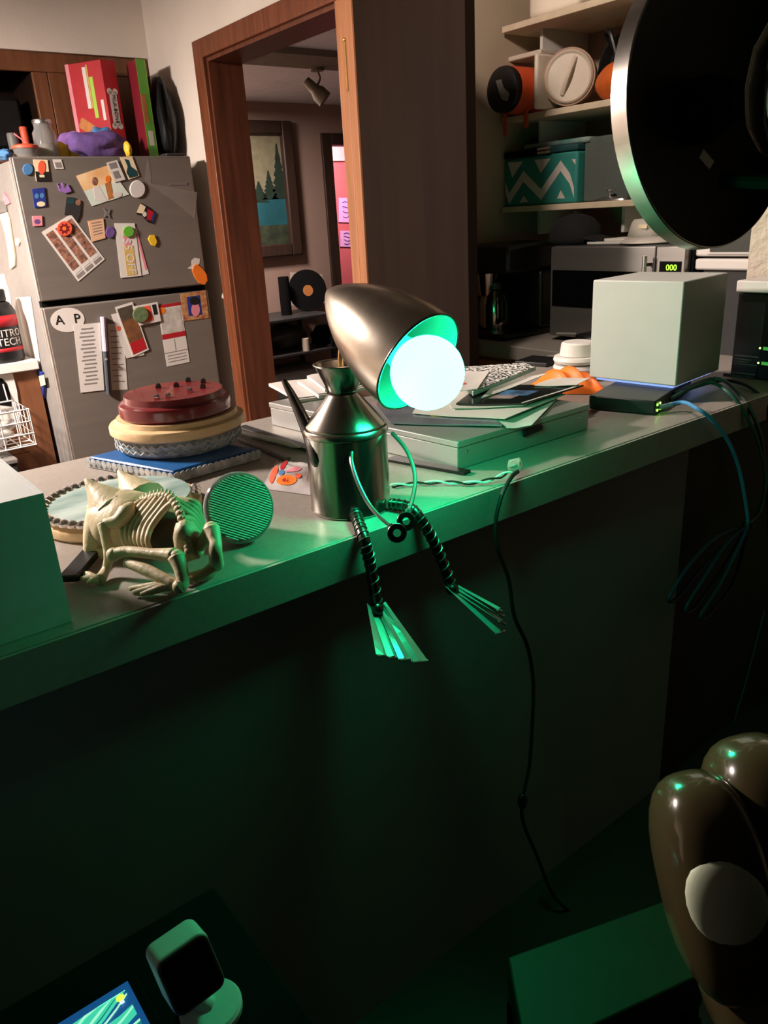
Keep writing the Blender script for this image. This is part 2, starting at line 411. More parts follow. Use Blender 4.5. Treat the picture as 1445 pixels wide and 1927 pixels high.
for cxx in (FX1 - .06,):
    build('hinge_cover', B().box((cxx - .04, FY + .01, FZ + .0005), (cxx + .04, FY + .09, FZ + .012)), 'dark_grey', fr, bevel=.003)
def on_door(name, pts, m, label, cat, th=.0018, off=0.0, group=None, parent=None, bevel=0):
    b = B().prism([W(u, v, y=FY - .0004 - off) for (u, v) in pts], (0, -th, 0))
    if parent is not None: return build(name, b, m, parent, bevel=bevel)
    return tag(build(name, b, m, bevel=bevel), label, cat, group)
def disc(u, v, ru, rv, n=18, rot=0): 
    return [(u + ru * math.cos(2*PI*k/n) * math.cos(rot) - rv * math.sin(2*PI*k/n) * math.sin(rot), v + ru * math.cos(2*PI*k/n) * math.sin(rot) + rv * math.sin(2*PI*k/n) * math.cos(rot)) for k in range(n)]
def inset(pts, s0, s1, t0, t1):
    """sub-quad of a quad given as corner list TL TR BR BL"""
    a, b, c, d = [Vector((p[0], p[1])) for p in pts]
    return [tuple(quad(a, b, c, d, s, t)) for (s, t) in ((s0, t0), (s1, t0), (s1, t1), (s0, t1))]
def pr(parent, name, pts, m, off): return on_door(name, pts, m, '', '', th=.0006, off=off, parent=parent)
on_door('round_magnet', disc(52, 319, 10, 11), 'blue', 'pale blue round magnet in the top corner of the freezer door', 'magnet', .006, bevel=.002)
P = [(62, 300), (89, 301), (94, 341), (68, 341)]
o = on_door('photo_magnet', P, 'cream', 'small card magnet with orange figure on white and black', 'magnet', .003)
pr(o, 'black_band', inset(P, 0.04, 1, .55, 1), 'black_ink', .003); pr(o, 'orange_figure', disc(78.5, 315, 7, 13), 'coral', .0037); pr(o, 'white_mark', inset(P, .3, .65, .7, .82), 'cream', .0042)
P = [(99, 300), (115, 300), (120, 318), (104, 318)]
o = on_door('note_magnet', P, 'white_paper', 'tiny white printed tag near the freezer top', 'magnet', .002); pr(o, 'print_block', inset(P, .15, .85, .3, .85), 'grey_ink', .002)
P = [(60, 356), (83, 353), (87, 388), (65, 391)]
o = on_door('blue_magnet', P, 'cobalt', 'dark blue card magnet with pale eyes and cream foot', 'magnet', .004)
pr(o, 'pale_foot', disc(77, 384, 8, 5, 12), 'cream', .004); pr(o, 'light_spot', disc(69, 369, 4, 5, 10), 'blue', .004); pr(o, 'light_spot', disc(79, 368, 4, 5, 10), 'blue', .004)
P = [(60, 407), (79, 406), (80, 425), (62, 426)]
o = on_door('pink_magnet', P, 'pink', 'little pink square magnet with a dark letter', 'magnet', .004, bevel=.001); pr(o, 'dark_mark', disc(70, 417, 6, 5, 6), 'purple', .004)
o = on_door('glitter_magnet', [(107, 345), (112, 354), (117, 344), (122, 352), (127, 347), (134, 360), (122, 364), (112, 360)], 'violet', 'spiky violet glitter magnet above the green figure magnet', 'magnet', .005)
pr(o, 'sparkle', disc(121, 350, 2, 4, 6), 'silver_gem', .005); pr(o, 'sparkle', disc(112, 352, 2, 3, 6), 'silver_gem', .005)
o = on_door('figure_magnet', [(125, 371), (140, 372), (152, 380), (150, 405), (144, 418), (134, 404), (121, 404)], 'dark_grey', 'dark magnet with small figure above the photo strips', 'magnet', .004)
pr(o, 'green_top', [(127, 373), (139, 374), (141, 383), (127, 384)], 'teal_dark', .004); pr(o, 'pale_face', disc(147, 381, 5, 6, 10), 'skin_print', .004)
# postcard
P = [(143, 333), (201, 312), (243, 365), (172, 388)]
P = [(143, 331), (203, 311), (243, 366), (173, 388)]
o = on_door('postcard', P, 'cream', 'tilted postcard of two robed figures with an orange sky', 'postcard', .0015)
pr(o, 'sky', inset(P, 0, 1, 0, .5), mat('sunset', (222, 160, 96), .7, rgb2=(240, 214, 170), scale=12), .0015)
pr(o, 'ground', inset(P, 0, 1, .5, 1), mat('mint', (186, 206, 196), .7, rgb2=(226, 226, 210), scale=14), .0015)
pr(o, 'robe', [(176, 352), (186, 350), (202, 378), (196, 380), (178, 376)], 'white_paper', .0022); pr(o, 'head', disc(178, 341, 5, 8, 12), 'skin_print', .0028)
pr(o, 'robe', [(197, 345), (208, 342), (214, 372), (204, 376)], 'biscuit', .0022); pr(o, 'head', disc(203, 337, 5, 7, 12), 'orange', .0028)
pr(o, 'rock', disc(221, 366, 9, 5, 10), 'white_paper', .0028)
P = [(200, 306), (220, 301), (236, 338), (215, 343)]
o = on_door('card_magnet', P, 'white_paper', 'grey printed card overlapping the postcard', 'card', .0015, off=.004); pr(o, 'grey_block', inset(P, .15, .8, .08, .35), 'grey_ink', .0056); pr(o, 'grey_block', inset(P, .2, .7, .5, .85), 'grey_ink', .0056)
P = [(225, 296), (248, 294), (262, 331), (242, 338)]
o = on_door('silhouette_card', P, 'cream', 'cream card with a dark teal silhouette beside the postcard', 'card', .0015, off=.002)
pr(o, 'silhouette', [(234, 299), (242, 301), (246, 313), (258, 322), (260, 331), (244, 335), (238, 325), (240, 313)], 'teal_dark', .0036)
on_door('disc_magnet', disc(258, 356, 15, 17), 'white_plastic', 'plain off-white disc magnet on the freezer door', 'magnet', .006, bevel=.003)
o = on_door('flag_magnet', [(264, 382), (278, 389), (291, 400), (286, 421), (278, 418), (266, 405), (256, 403)], 'black_ink', 'crooked magnet with cream, red and blue patches', 'magnet', .004)
pr(o, 'cream_patch', [(264, 383), (274, 389), (269, 402), (257, 400)], 'cream', .004); pr(o, 'red_patch', [(278, 393), (289, 399), (284, 415), (276, 413)], 'red', .004); pr(o, 'blue_patch', [(289, 399), (292, 402), (287, 418), (284, 414)], 'cobalt', .004); pr(o, 'skull', disc(272, 403, 4, 5, 10), 'white_paper', .004)
o = on_door('film_wrap', [(278, 296), (272, 340), (282, 348), (322, 375), (366, 411), (371, 362), (284, 345), (284, 330)], mat('film', (160, 150, 142), .3, alpha=.32, var=.1), 'clear plastic film taped to the freezer door', 'plastic film', .0006)
on_door('star_magnet', [(195, 392), (202, 398), (208, 394), (205, 403), (208, 411), (201, 406), (196, 409), (198, 401)], 'mid_grey', 'small star shaped pale magnet below the postcard', 'magnet', .003)
P = [(165, 416), (194, 411), (198, 448), (173, 455)]
o = on_door('parchment_note', P, 'skin_print', 'tan curled parchment note magnet', 'note', .003)
MATS.get('parch') or mat('parch', (214, 168, 132), .7, var=.1)
o.data.materials[0] = MATS['parch']
for k in range(5): pr(o, 'text_line', inset(P, .2, .85, .12 + .14 * k, .16 + .14 * k), 'grey_ink', .003)
on_door('oval_magnet', disc(207, 437, 9, 11), 'purple', 'dark violet oval magnet between the note and the coupon', 'magnet', .006, bevel=.002)
on_door('yellow_magnet', [(281, 443), (290, 442), (295, 455), (291, 464), (284, 461), (278, 450)], 'yellow', 'faceted yellow gem magnet on the freezer door', 'magnet', .006, bevel=.0015)
# photo strips: three strips side by side
A = [(78, 437), (133, 403), (197, 488), (147, 530)]
o = on_door('photo_strips', A, 'white_paper', 'tilted white sheet of three photo booth strips', 'photo strip', .0015)
for c in range(3):
    pr(o, 'end_label', inset(A, .05 + .32 * c, .31 + .32 * c, .905, .965), 'grey_ink', .0015)
    for r in range(5):
        pr(o, 'photo', inset(A, .06 + .32 * c, .30 + .32 * c, .07 + .15 * r, .21 + .15 * r), 'skin_print', .0015)
    pr(o, 'name_label', inset(A, .06 + .32 * c, .30 + .32 * c, .82, .88), 'white_plastic', .0015)
o = on_door('flower_magnet', disc(121, 430, 14, 14, 12), 'coral', 'orange flower magnet pinning the photo strips', 'magnet', .005, off=.003)
pr(o, 'dark_ring', [(121 + (11 if k % 2 else 7) * math.cos(PI * k / 8), 430 + (11 if k % 2 else 7) * math.sin(PI * k / 8)) for k in range(16)], 'crimson', .0082)
pr(o, 'flower_eye', disc(121, 430, 4, 4, 10), 'orange', .0088)
# coupon
P2 = [(224, 421), (253, 419), (280, 517), (240, 523)]
o = on_door('pink_slip', [(250, 422), (257, 430), (280, 515), (266, 519)], 'white_paper', 'pink edged slip behind the five off coupon', 'coupon', .0012)
pr(o, 'pink_edge', [(256, 440), (259, 440), (277, 505), (273, 508)], 'pink', .0012)
P = [(215, 420), (253, 420), (266, 519), (227, 523)]
o = on_door('coupon', P, 'white_paper', 'white coupon with yellow and pink print reading five off', 'coupon', .0012, off=.002)
pr(o, 'pink_print', inset(P, .35, .68, .12, .42), 'pink', .0034); pr(o, 'yellow_print', inset(P, .32, .8, .42, .97), mat('mustard', (206, 184, 84), .7, rgb2=(190, 150, 110), scale=40), .0034)
ctr = W(244, 482, y=FY - .0046); dn = (W(248, 510, y=FY) - W(238, 455, y=FY)).normalized()
lettering('$5 OFF', .046, ctr, dn, (1, 0, 0), 'white_paper', o)
on_door('green_magnet', disc(241, 436, 11, 11, 8), 'green', 'round green magnet holding up the coupon', 'magnet', .006, off=.004, bevel=.002)
o = on_door('gourd_magnet', [(364, 500), (370, 497), (380, 505), (388, 516), (390, 528), (384, 536), (374, 533), (366, 522), (361, 510)], 'orange', 'orange teardrop magnet with a white leafy top', 'magnet', .004, bevel=.001)
pr(o, 'white_top', [(360, 490), (366, 485), (376, 487), (375, 497), (368, 500), (362, 507), (352, 505), (360, 500)], 'white_paper', .0)
# lower door
P = disc(127, 602, 32, 23, 28, -.06)
o = on_door('oval_sticker', P, 'white_paper', 'white oval sticker with bold black letters on the fridge door', 'sticker', .0012)
ring = disc(127, 602, 28.5, 20, 28, -.06)
xd = (W(150, 600, y=FY) - W(110, 603, y=FY)).normalized(); zu = Vector((0, 0, 1))
lettering('A', .052, W(112, 603, y=FY - .0024), xd, zu, 'black_ink', o); lettering('P', .052, W(145, 600, y=FY - .0024), xd, zu, 'black_ink', o)
P = [(138, 612), (188, 607), (196, 734), (152, 739)]
o = on_door('list_sheet', P, 'white_paper', 'long white typed list under the oval sticker', 'paper', .001, off=.0016)
for k in range(15): pr(o, 'text_line', inset(P, .28 - .05 * (k % 3), .72 + .05 * (k % 2), .06 + .058 * k, .08 + .058 * k), 'grey_ink', .0026)
P = [(190, 594), (201, 594), (208, 740), (199, 742)]
o = thing('pen_magnet', 'grey and pale lilac pen hung between the two lists', 'pen', W(199, 740, y=FY))
o.location.y = FY - .01
build('pen_cap', B().tube([W(193.5, 596, y=FY - .012), W(198, 661, y=FY - .012)], .011, 10), mat('lilac_plastic', (186, 180, 196), .4), o, smooth=True)
build('pen_body', B().tube([W(198, 662, y=FY - .012), W(204, 741, y=FY - .012)], [.010, .009], 10), mat('pen_slate', (66, 72, 80), .4), o, smooth=True)
build('pen_clip', B().box(tuple(W(199, 678, y=FY - .028)), tuple(W(201, 674, y=FY - .022))), 'edge_metal', o)
P = [(202, 610), (231, 608), (240, 733), (210, 734)]
o = on_door('list_sheet', P, 'white_paper', 'narrow white list right beside the hanging pen', 'paper', .001)
for k in range(10): pr(o, 'text_line', inset(P, .15, .85 - .1 * (k % 3), .1 + .085 * k, .115 + .085 * k), 'grey_ink', .001)
P = [(209, 592), (232, 586), (272, 668), (238, 674)]
o = on_door('folded_leaflet', P, 'white_paper', 'white and red leaflet half hidden under the tall photo card', 'leaflet', .001, off=.0014); pr(o, 'red_mark', disc(223, 618, 4, 5, 8), 'coral', .0026)
P = [(216, 578), (249, 568), (280, 658), (250, 672)]
o = on_door('photo_card', P, 'white_paper', 'tilted tall photo card in brown and red', 'photo', .0012, off=.003)
pr(o, 'photo_top', inset(P, .08, .92, .05, .3), 'shade_print_brown', .0044); pr(o, 'photo_mid', inset(P, .08, .92, .3, .74), mat('brown_print', (132, 84, 44), .7, rgb2=(90, 56, 36), scale=30), .0044); pr(o, 'photo_base', inset(P, .08, .92, .74, .96), 'red', .0044)
P = [(249, 577), (296, 568), (303, 604), (262, 613)]
o = on_door('photo_card', P, 'white_paper', 'small wide photo card with red and black print', 'photo', .0012, off=.0052)
pr(o, 'photo_red', inset(P, .1, .68, .1, .88), 'coral', .0066); pr(o, 'photo_black', inset(P, .76, .92, .1, .62), 'black_ink', .0066)
on_door('wreath_magnet', disc(264, 592, 15, 15, 14), mat('wreath', (62, 92, 58), .8, rgb2=(110, 120, 80), scale=60), 'round green wreath magnet pinning the photo cards', 'magnet', .006, off=.008, bevel=.002)
P = [(296, 575), (339, 568), (357, 681), (314, 690)]
o = on_door('calendar_card', P, 'white_paper', 'white holiday card with red bands and a snowy picture', 'card', .001, off=.0)
pr(o, 'red_band', inset(P, 0, 1, 0, .05), 'red', .001); pr(o, 'snow_picture', inset(P, .05, .95, .07, .48), mat('snow', (206, 200, 192), .7, rgb2=(160, 150, 140), scale=25), .001); pr(o, 'red_band', inset(P, 0, 1, .48, .56), 'red', .001)
pr(o, 'sun_spot', disc(304, 585, 7, 7, 10), 'orange', .0018); pr(o, 'fold_line', inset(P, .48, .5, .58, .78), 'grey_ink', .001); pr(o, 'fold_line', inset(P, 0, 1, .78, .79), 'grey_ink', .001)
for k in range(3): pr(o, 'text_line', inset(P, .1, .9, .83 + .05 * k, .84 + .05 * k), 'grey_ink', .001)
P = [(339, 553), (386, 546), (393, 598), (345, 604)]
o = on_door('picture_card', P, mat('gold_print', (200, 156, 96), .7, rgb2=(140, 60, 50), scale=50), 'square card with gold border and a dark haired figure', 'card', .002)
pr(o, 'dark_panel', inset(P, .24, .76, .15, .85), 'cobalt', .002); pr(o, 'pale_figure', disc(368, 583, 8, 13, 12), 'pink', .0028); pr(o, 'dark_hair', disc(366, 566, 9, 8, 12), 'black_ink', .0034)
# things on the fridge side
def on_side(name, pts, m, label, cat, th=.002, off=0.0, bevel=0):
    return tag(build(name, B().prism([W(u, v, x=FX0 + .0055 - off) for (u, v) in pts], (-th, 0, 0)), m, bevel=bevel), label, cat)
on_side('cream_paddle', [(2, 404), (15, 399), (20, 412), (24, 440), (31, 482), (31, 500), (22, 507), (20, 490), (18, 470), (13, 440)], 'cream', 'cream paddle shaped opener on the fridge side', 'bottle opener', .008, bevel=.002)
on_side('hanging_sheet', [(-12, 520), (8, 515), (20, 560), (24, 600), (-10, 600)], 'white_paper', 'white sheet hanging on the fridge side behind the black tub', 'paper', .001)
on_side('long_sheet', [(30, 560), (58, 558), (76, 684), (62, 688), (48, 640)], 'white_paper', 'long white sheet on the fridge side beside the black tub', 'paper', .001, off=.001)
on_side('red_magnet', [(9, 362), (17, 372), (21, 382), (14, 386), (8, 375)], 'pink', 'pink red slim magnet high on the fridge side', 'magnet', .006)
on_side('pebble_magnet', [(31, 449), (36, 447), (39, 456), (37, 463), (32, 460)], 'cream', 'tiny cream pebble magnet on the fridge side', 'magnet', .006)
on_side('grey_magnet', [(-2, 380), (12, 378), (15, 398), (-2, 402)], 'mid_grey', 'grey square magnet above the cream opener', 'magnet', .005)
o = on_side('blue_clip', [(64, 702), (72, 694), (83, 700), (88, 728), (87, 750), (80, 738), (70, 735)], 'cobalt', 'blue clip magnet with a white label low on the fridge side', 'magnet', .014, bevel=.002)
build('label_patch', B().prism([W(u, v, x=FX0 - .0095) for (u, v) in [(73, 708), (83, 705), (86, 724), (77, 727)]], (-.001, 0, 0)), 'cream', o)

# ================================================================ on top of the fridge (z = 1.70 + hinge covers)
TZ = FZ + .0006
def carton(name, label, pl, pf, prr, ztop, side_l, side_r, parts_l=(), parts_r=()):
    """box standing on its base: pl, pf, prr are plan corners, pf the one nearest the viewer"""
    pl, pf, prr = [Vector((p[0], p[1])) for p in (pl, pf, prr)]
    back = pl + prr - pf
    o = thing(name, label, 'box', ((pl.x + prr.x) / 2, (pl.y + prr.y) / 2, TZ))
    build('carton', B().plan([pl, pf, prr, back], TZ, ztop), side_l, o, bevel=.002)
    nl = Vector((pf.y - pl.y, pl.x - pf.x)).normalized(); nr = Vector((prr.y - pf.y, pf.x - prr.x)).normalized()
    if nl.y > 0: nl = -nl
    if nr.y > 0: nr = -nr
    def panel(n, a, b, nn, s0, s1, t0, t1, m, e=.0008):
        q = [a + (b - a) * s for s in (s0, s1)]; z = [TZ + (ztop - TZ) * t for t in (t0, t1)]
        nn3 = Vector((nn.x, nn.y, 0))
        return build(n, B().prism([Vector((q[0].x, q[0].y, z[0])) + nn3 * .0003, Vector((q[1].x, q[1].y, z[0])) + nn3 * .0003, Vector((q[1].x, q[1].y, z[1])) + nn3 * .0003, Vector((q[0].x, q[0].y, z[1])) + nn3 * .0003], nn3 * e), m, o)
    for (n, s0, s1, t0, t1, m, e) in parts_l: panel(n, pl, pf, nl, s0, s1, t0, t1, m, e)
    for (n, s0, s1, t0, t1, m, e) in parts_r: panel(n, pf, prr, nr, s0, s1, t0, t1, m, e)
    return o, (pl, pf, prr, nl, nr)
pl = W(151, 288, y=3.72); pf = W(217, 290, y=3.56); prr = W(243, 290, y=3.575)
zt = W(198, 112, y=3.56).z
o, (a, b_, c, nl, nr) = carton('biscuit_box', 'red dog biscuit box with a white bone logo on the fridge', pl, pf, prr, zt, 'red', 'red',
    [('pink_edge', 0, .1, 0, 1, 'pink', .0006), ('green_lettering', .62, .72, .45, .85, 'lime', .0006), ('white_lettering', .46, .56, .55, .95, 'white_paper', .0006),
     ('gold_lettering', .57, .61, .55, .97, mat('gold', (190, 160, 80), .5), .0006), ('white_lettering', .84, .92, .42, .62, 'white_paper', .0006)],
    [('logo_ground', .25, .75, .36, .70, 'white_paper', .0006)])
def face_pt(s, t, p, q, nn, e=.001):
    g = p + (q - p) * s; return Vector((g.x + nn.x * e, g.y + nn.y * e, TZ + (zt - TZ) * t))
def bone_shape(cx_, cy_, L, Wd, R, n=7):
    pts = []
    for (ex, sgn) in ((1, 1),):
        pass
    for (ox, oy, a0) in ((L, Wd, -PI/3), (-L, Wd, PI/2 - .2), (-L, -Wd, PI - PI/3), (L, -Wd, 1.5*PI - .2)):
        pts += [(cx_ + ox + R * math.cos(a0 + (PI * 1.0) * k / n), cy_ + oy + R * math.sin(a0 + PI * k / n)) for k in range(n + 1)]
    return pts
fw_ = (b_ - a).length; fh_ = zt - TZ
bs = []
for (x, y) in bone_shape(0, 0, .040, .010, .013):
    x2, y2 = x * math.cos(-.55) - y * math.sin(-.55), x * math.sin(-.55) + y * math.cos(-.55)
    bs.append(face_pt(.40 + x2 / fw_, .36 + y2 / fh_, a, b_, nl))
build('biscuit_picture', B().prism(bs, Vector((nl.x, nl.y, 0)) * .001), 'biscuit', o)
hz = (zt - TZ)
for (zz, r) in ((.70, .012), (.36, .012)):
    for s in (.3, .7):
        p = face_pt(s, zz, b_, c, nr, .0003)
        build('logo_knob', B().lathe([(0, 0), (r, 0), (r, .0006), (0, .0006)], p, (nr.x, nr.y, 0), 14), 'white_paper', o)
rd = Vector((0, 0, 1)); rt = Vector(((c - b_).x, (c - b_).y, 0)).normalized()
lettering('MILK-BONE', .021, face_pt(.5, .53, b_, c, nr, .0016), -rd, rt, 'black_ink', o)
pl = W(263, 290, y=3.62); pf = W(281, 292, y=3.50); prr = W(298, 292, y=3.51)
zt2 = W(254, 112, y=3.52).z
o, _ = carton('treat_box', 'green and dark red treat box standing by the dark bag', pl, pf, prr, zt2, 'crimson', 'green',
    [('picture_strip', .7, .98, .45, .7, 'biscuit', .0008)], [('green_face', .0, .93, 0, 1, 'green', .0006), ('yellow_edge', .93, 1, 0, 1, 'lime', .0006), ('white_patch', .25, .75, .15, .30, 'white_paper', .0012), ('bone_picture', .05, .5, .38, .66, 'biscuit', .0012)])
# black bag against the wall
def lump(name, label, cat, c, r, m, disp=.18, ds=1.6, mtx=None, zmin=None, seg=28, rings=18, sub=0):
    b = B().ball(c, r, seg, rings, mtx, disp, ds)
    if zmin is not None:
        for p in b.v: p.z = max(p.z, zmin)
    return tag(build(name, b, m, smooth='all', subsurf=sub), label, cat)
o = lump('slumped_bag', 'black glossy bag slumped against the wall on the fridge', 'bag', (1.584, 3.57, TZ + .165), (.050, .10, .165), mat('black_nylon', (26, 27, 28), .35, var=.2), .22, 1.8, zmin=TZ)
build('strap', B().tube(smooth_path([(1.56, 3.50, TZ + .30), (1.545, 3.47, TZ + .2), (1.555, 3.47, TZ + .09), (1.57, 3.50, TZ + .02)], 5), .009, 8, flat=.5), 'black_matte', o, smooth=True)
# jar
g = W(90, 292, y=3.46); jx, jy = g.x, g.y
o = thing('glass_jar', 'clear glass jar with a metal lid on the fridge', 'jar', (jx, jy, TZ))
build('jar_glass', B().lathe([(0, 0), (.040, .002), (.043, .01), (.043, .095), (.033, .112), (.033, .128), (.030, .128), (.030, .112), (.040, .094), (.040, .012), (0, .008)], (jx, jy, TZ), seg=24), 'thin_plastic', o, smooth=True)
build('lid', B().lathe([(0, .143), (.034, .143), (.036, .140), (.036, .1285), (0, .1285)], (jx, jy, TZ), seg=24), 'brushed_steel', o, smooth=True)
build('contents', B().ball((jx, jy, TZ + .034), (.036, .036, .024), 14, 10, None, .3, 4), 'cream', o, smooth='all')
g = W(124, 280, y=3.50)
lump('yellow_duck', 'yellow rubber toy right behind the glass jar', 'toy', (g.x - .03, g.y, TZ + .035), (.038, .03, .036), 'yellow', .15, 1.5, zmin=TZ)
lump('yellow_cup', 'yellow rounded toy beside the purple cloth', 'toy', (g.x + .035, g.y + .02, TZ + .038), (.03, .03, .040), 'yellow', .12, 2, zmin=TZ)
g = W(185, 275, y=3.44)
lump('purple_cloth', 'crumpled purple cloth in front of the red box', 'cloth', (g.x + .0, g.y - .02, TZ + .048), (.115, .05, .055), 'purple', .45, 1.7, zmin=TZ)
g = W(135, 255, y=3.55)
lump('violet_cloth', 'folded pale violet cloth behind the yellow toys', 'cloth', (g.x + .03, g.y + .07, TZ + .052), (.085, .05, .058), 'violet', .4, 1.9, zmin=TZ)
g = W(205, 262, y=3.45)
lump('blue_cloth', 'blue cloth tucked over the purple one', 'cloth', (g.x, g.y + .052, TZ + .062), (.07, .03, .064), 'blue', .35, 2.2, zmin=TZ)
g = W(231, 278, y=3.40)
lump('yellow_pouch', 'small yellow pouch at the foot of the red biscuit box', 'pouch', (g.x, FY + .05, TZ + .028), (.014, .02, .030), 'yellow', .2, 2, zmin=TZ)
g = W(50, 290, y=3.42)
o = thing('plastic_tub', 'clear tub with a coral red lid at the fridge corner', 'tub', (g.x, g.y, TZ))
build('tub_body', B().lathe([(0, 0), (.042, 0), (.046, .036), (.043, .036), (.040, .004), (0, .004)], (g.x, g.y, TZ), seg=20), 'thin_plastic', o, smooth=True)
build('tub_lid', B().lathe([(0, .0365), (.049, .0365), (.049, .046), (.03, .052), (0, .054)], (g.x, g.y, TZ), seg=20), 'coral', o, smooth=True)
build('spoon', B().tube([(g.x - .03, g.y, TZ + .088), (g.x + .01, g.y, TZ + .056)], [.007, .004], 8, flat=.5), 'pink', o, smooth=True)
g = W(14, 296, y=3.50)
lump('blue_bundle', 'blue wrapped bundle hanging over the fridge edge', 'bundle', (.872, 3.46, TZ + .018), (.025, .06, .020), 'blue', .35, 2, zmin=TZ)
# ================================================================ upper cabinet above the fridge
uc = thing('upper_cabinet', 'dark wood wall cabinet with an open compartment above the fridge', 'cabinet', (.9, 3.95, TZ))
CY = 3.785
build('top_rail', B().box((-.2, CY, 2.065), (1.645, CY + .02, 2.1385)), 'cabinet_wood', uc, bevel=.003)
x0 = W(68, 180, y=CY).x; x1 = W(96, 180, y=CY).x
build('stile', B().box((x0, CY, 1.72), (x1, CY + .02, 2.0645)), 'cabinet_wood', uc, bevel=.003)
build('cabinet_door', B().box((x1 + .002, CY + .002, 1.72), (1.64, CY + .018, 2.0645)), 'cabinet_wood', uc, bevel=.003)
build('bottom_rail', B().box((-.2, CY, 1.715), (x0 - .002, CY + .02, 1.755)), 'cabinet_wood', uc, bevel=.003)
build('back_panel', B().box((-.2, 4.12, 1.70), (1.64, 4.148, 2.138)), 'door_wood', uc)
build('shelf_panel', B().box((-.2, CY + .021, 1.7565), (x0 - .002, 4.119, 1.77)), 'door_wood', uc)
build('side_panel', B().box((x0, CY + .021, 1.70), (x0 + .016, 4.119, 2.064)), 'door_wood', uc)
def cyl(name, label, cat, c, r, h, m, **k): 
    return tag(build(name, B().lathe([(0, 0), (r, 0), (r * 1.03, h * .5), (r, h), (r * .9, h + .004), (0, h + .004)], c, seg=18), m, smooth=True), label, cat)
o = tag(build('black_case', B().box((.6, 3.86, 1.7705), (1.085, 4.08, 1.98)), 'black_plastic', bevel=.02), 'black case in the open compartment above the fridge', 'case')
g = W(38, 212, y=3.82)
cyl('pink_cup', 'pinkish cup standing in the open cabinet compartment', 'cup', (g.x, 3.825, 1.7705), .016, .085, 'coral')
g = W(20, 215, y=3.82)
cyl('grey_mug', 'grey mug beside the pink cup in the cabinet', 'mug', (g.x - .01, 3.825, 1.7705), .022, .06, 'mid_grey')
# ================================================================ left counter and its things
lw = tag(build('side_worktop', B().box((-.6, 3.50, .895), (.845, 4.14, .935)), 'white_plastic', bevel=.004), 'white worktop left of the fridge under the black tub', 'worktop')
lc = thing('side_cabinet', 'brown wood cabinet left of the fridge with a white arched panel', 'cabinet', (.3, 3.8, 0))
build('body', B().box((-.6, 3.53, 0), (.84, 4.14, .8945)), 'cabinet_wood', lc)
ap = [W(u, v, y=3.522) for (u, v) in [(-40, 704), (24, 703), (32, 735), (36, 765), (40, 800), (-40, 800)]]
for p in ap: p.z = min(p.z, .894)
build('white_panel', B().prism(ap, (0, .006, 0)), 'white_plastic', lc)
ap = [W(u, v, y=3.5205) for (u, v) in [(-20, 760), (-20, 722), (-10, 712), (4, 712), (13, 722), (20, 745), (22, 765)]]
build('arch_shade_patch', B().prism(ap, (0, .001, 0)), 'black_matte', lc)  # black sheet on the panel, painted shade in place of a cut hole
# protein tub
bt = W(10, 672, z=.935); tc_ = Vector((bt.x - .03, 3.60, .9355)); TR = .082
o = thing('protein_tub', 'black plastic tub with a red and white label on the white worktop', 'tub', tc_)
build('tub_body', B().lathe([(0, 0), (TR * .95, 0), (TR, .012), (TR, .20), (TR * .8, .235), (TR * .62, .245), (0, .245)], tc_, seg=36), 'black_plastic', o, smooth=True)
build('tub_lid', B().lathe([(0, .2455), (TR * .7, .2455), (TR * .7, .285), (TR * .66, .29), (0, .29)], tc_, seg=36), 'black_plastic', o, smooth=True)
for (z0, z1, m) in ((.145, .190, 'red'), (.045, .060, 'red')):
    build('label_band', B().lathe([(TR + .0006, z0), (TR + .0006, z1)], tc_, seg=40), m, o, smooth='all', solid=.0004)
def bend_tub(zc, a_c):
    def f(x, y, z):
        a = a_c + x / TR; r = TR + .0012 + z
        return tc_ + Vector((r * math.sin(a), -r * math.cos(a), zc + y))
    return f
lettering('NITRO', .042, None, (1, 0, 0), (0, 0, 1), 'white_paper', o, bend=bend_tub(.118, .25))
lettering('TECH', .042, None, (1, 0, 0), (0, 0, 1), 'white_paper', o, bend=bend_tub(.083, .28))
# wire basket with a plastic bag
bx0, bx1, by0, by1 = .43, W(56, 790, y=3.28).x, 3.26, 3.50
bz1 = W(52, 768, y=3.28).z; bz0 = W(58, 836, y=3.28).z
wb = thing('wire_basket', 'white wire basket hanging on the cabinet left of the fridge', 'basket', (.55, 3.38, bz0))
for k in range(4):
    z = bz0 + (bz1 - bz0) * k / 3
    build('ring_wire', B().tube([(bx0, by0, z), (bx1, by0, z), (bx1, by1, z), (bx0, by1, z), (bx0, by0, z)], .0035, 6), 'white_plastic', wb, smooth=True)
nx = 5
for k in range(nx + 1):
    x = bx0 + (bx1 - bx0) * k / nx
    build('upright_wire', B().tube([(x, by1, bz1), (x, by1, bz0), (x, by0, bz0), (x, by0, bz1)], .003, 6), 'white_plastic', wb, smooth=True)
for k in range(4):
    y = by0 + (by1 - by0) * (k + .5) / 4
    build('upright_wire', B().tube([(bx0, y, bz1), (bx0, y, bz0), (bx1, y, bz0), (bx1, y, bz1)], .003, 6), 'white_plastic', wb, smooth=True)
for x in (bx0 + .02, bx1 - .02):
    build('hook_wire', B().tube([(x, by1, bz1), (x, 3.505, bz1 + .02), (x, 3.518, bz1 + .07)], .003, 6), 'white_plastic', wb, smooth=True)
lump('plastic_bag', 'crumpled translucent plastic bag inside the white wire basket', 'bag', ((bx0 + bx1) / 2, 3.38, bz0 + .058), (.085, .10, .052), mat('bag_film', (200, 196, 190), .35, alpha=.6, var=.15), .5, 2.6)
sr = thing('wire_stand', 'dark storage box standing on the floor under the wire basket', 'storage box', (.5, 3.34, 0))
build('box_body', B().box((.3, 3.22, 0), (.62, 3.48, bz0 - .05)), 'dark_grey', sr, bevel=.006)
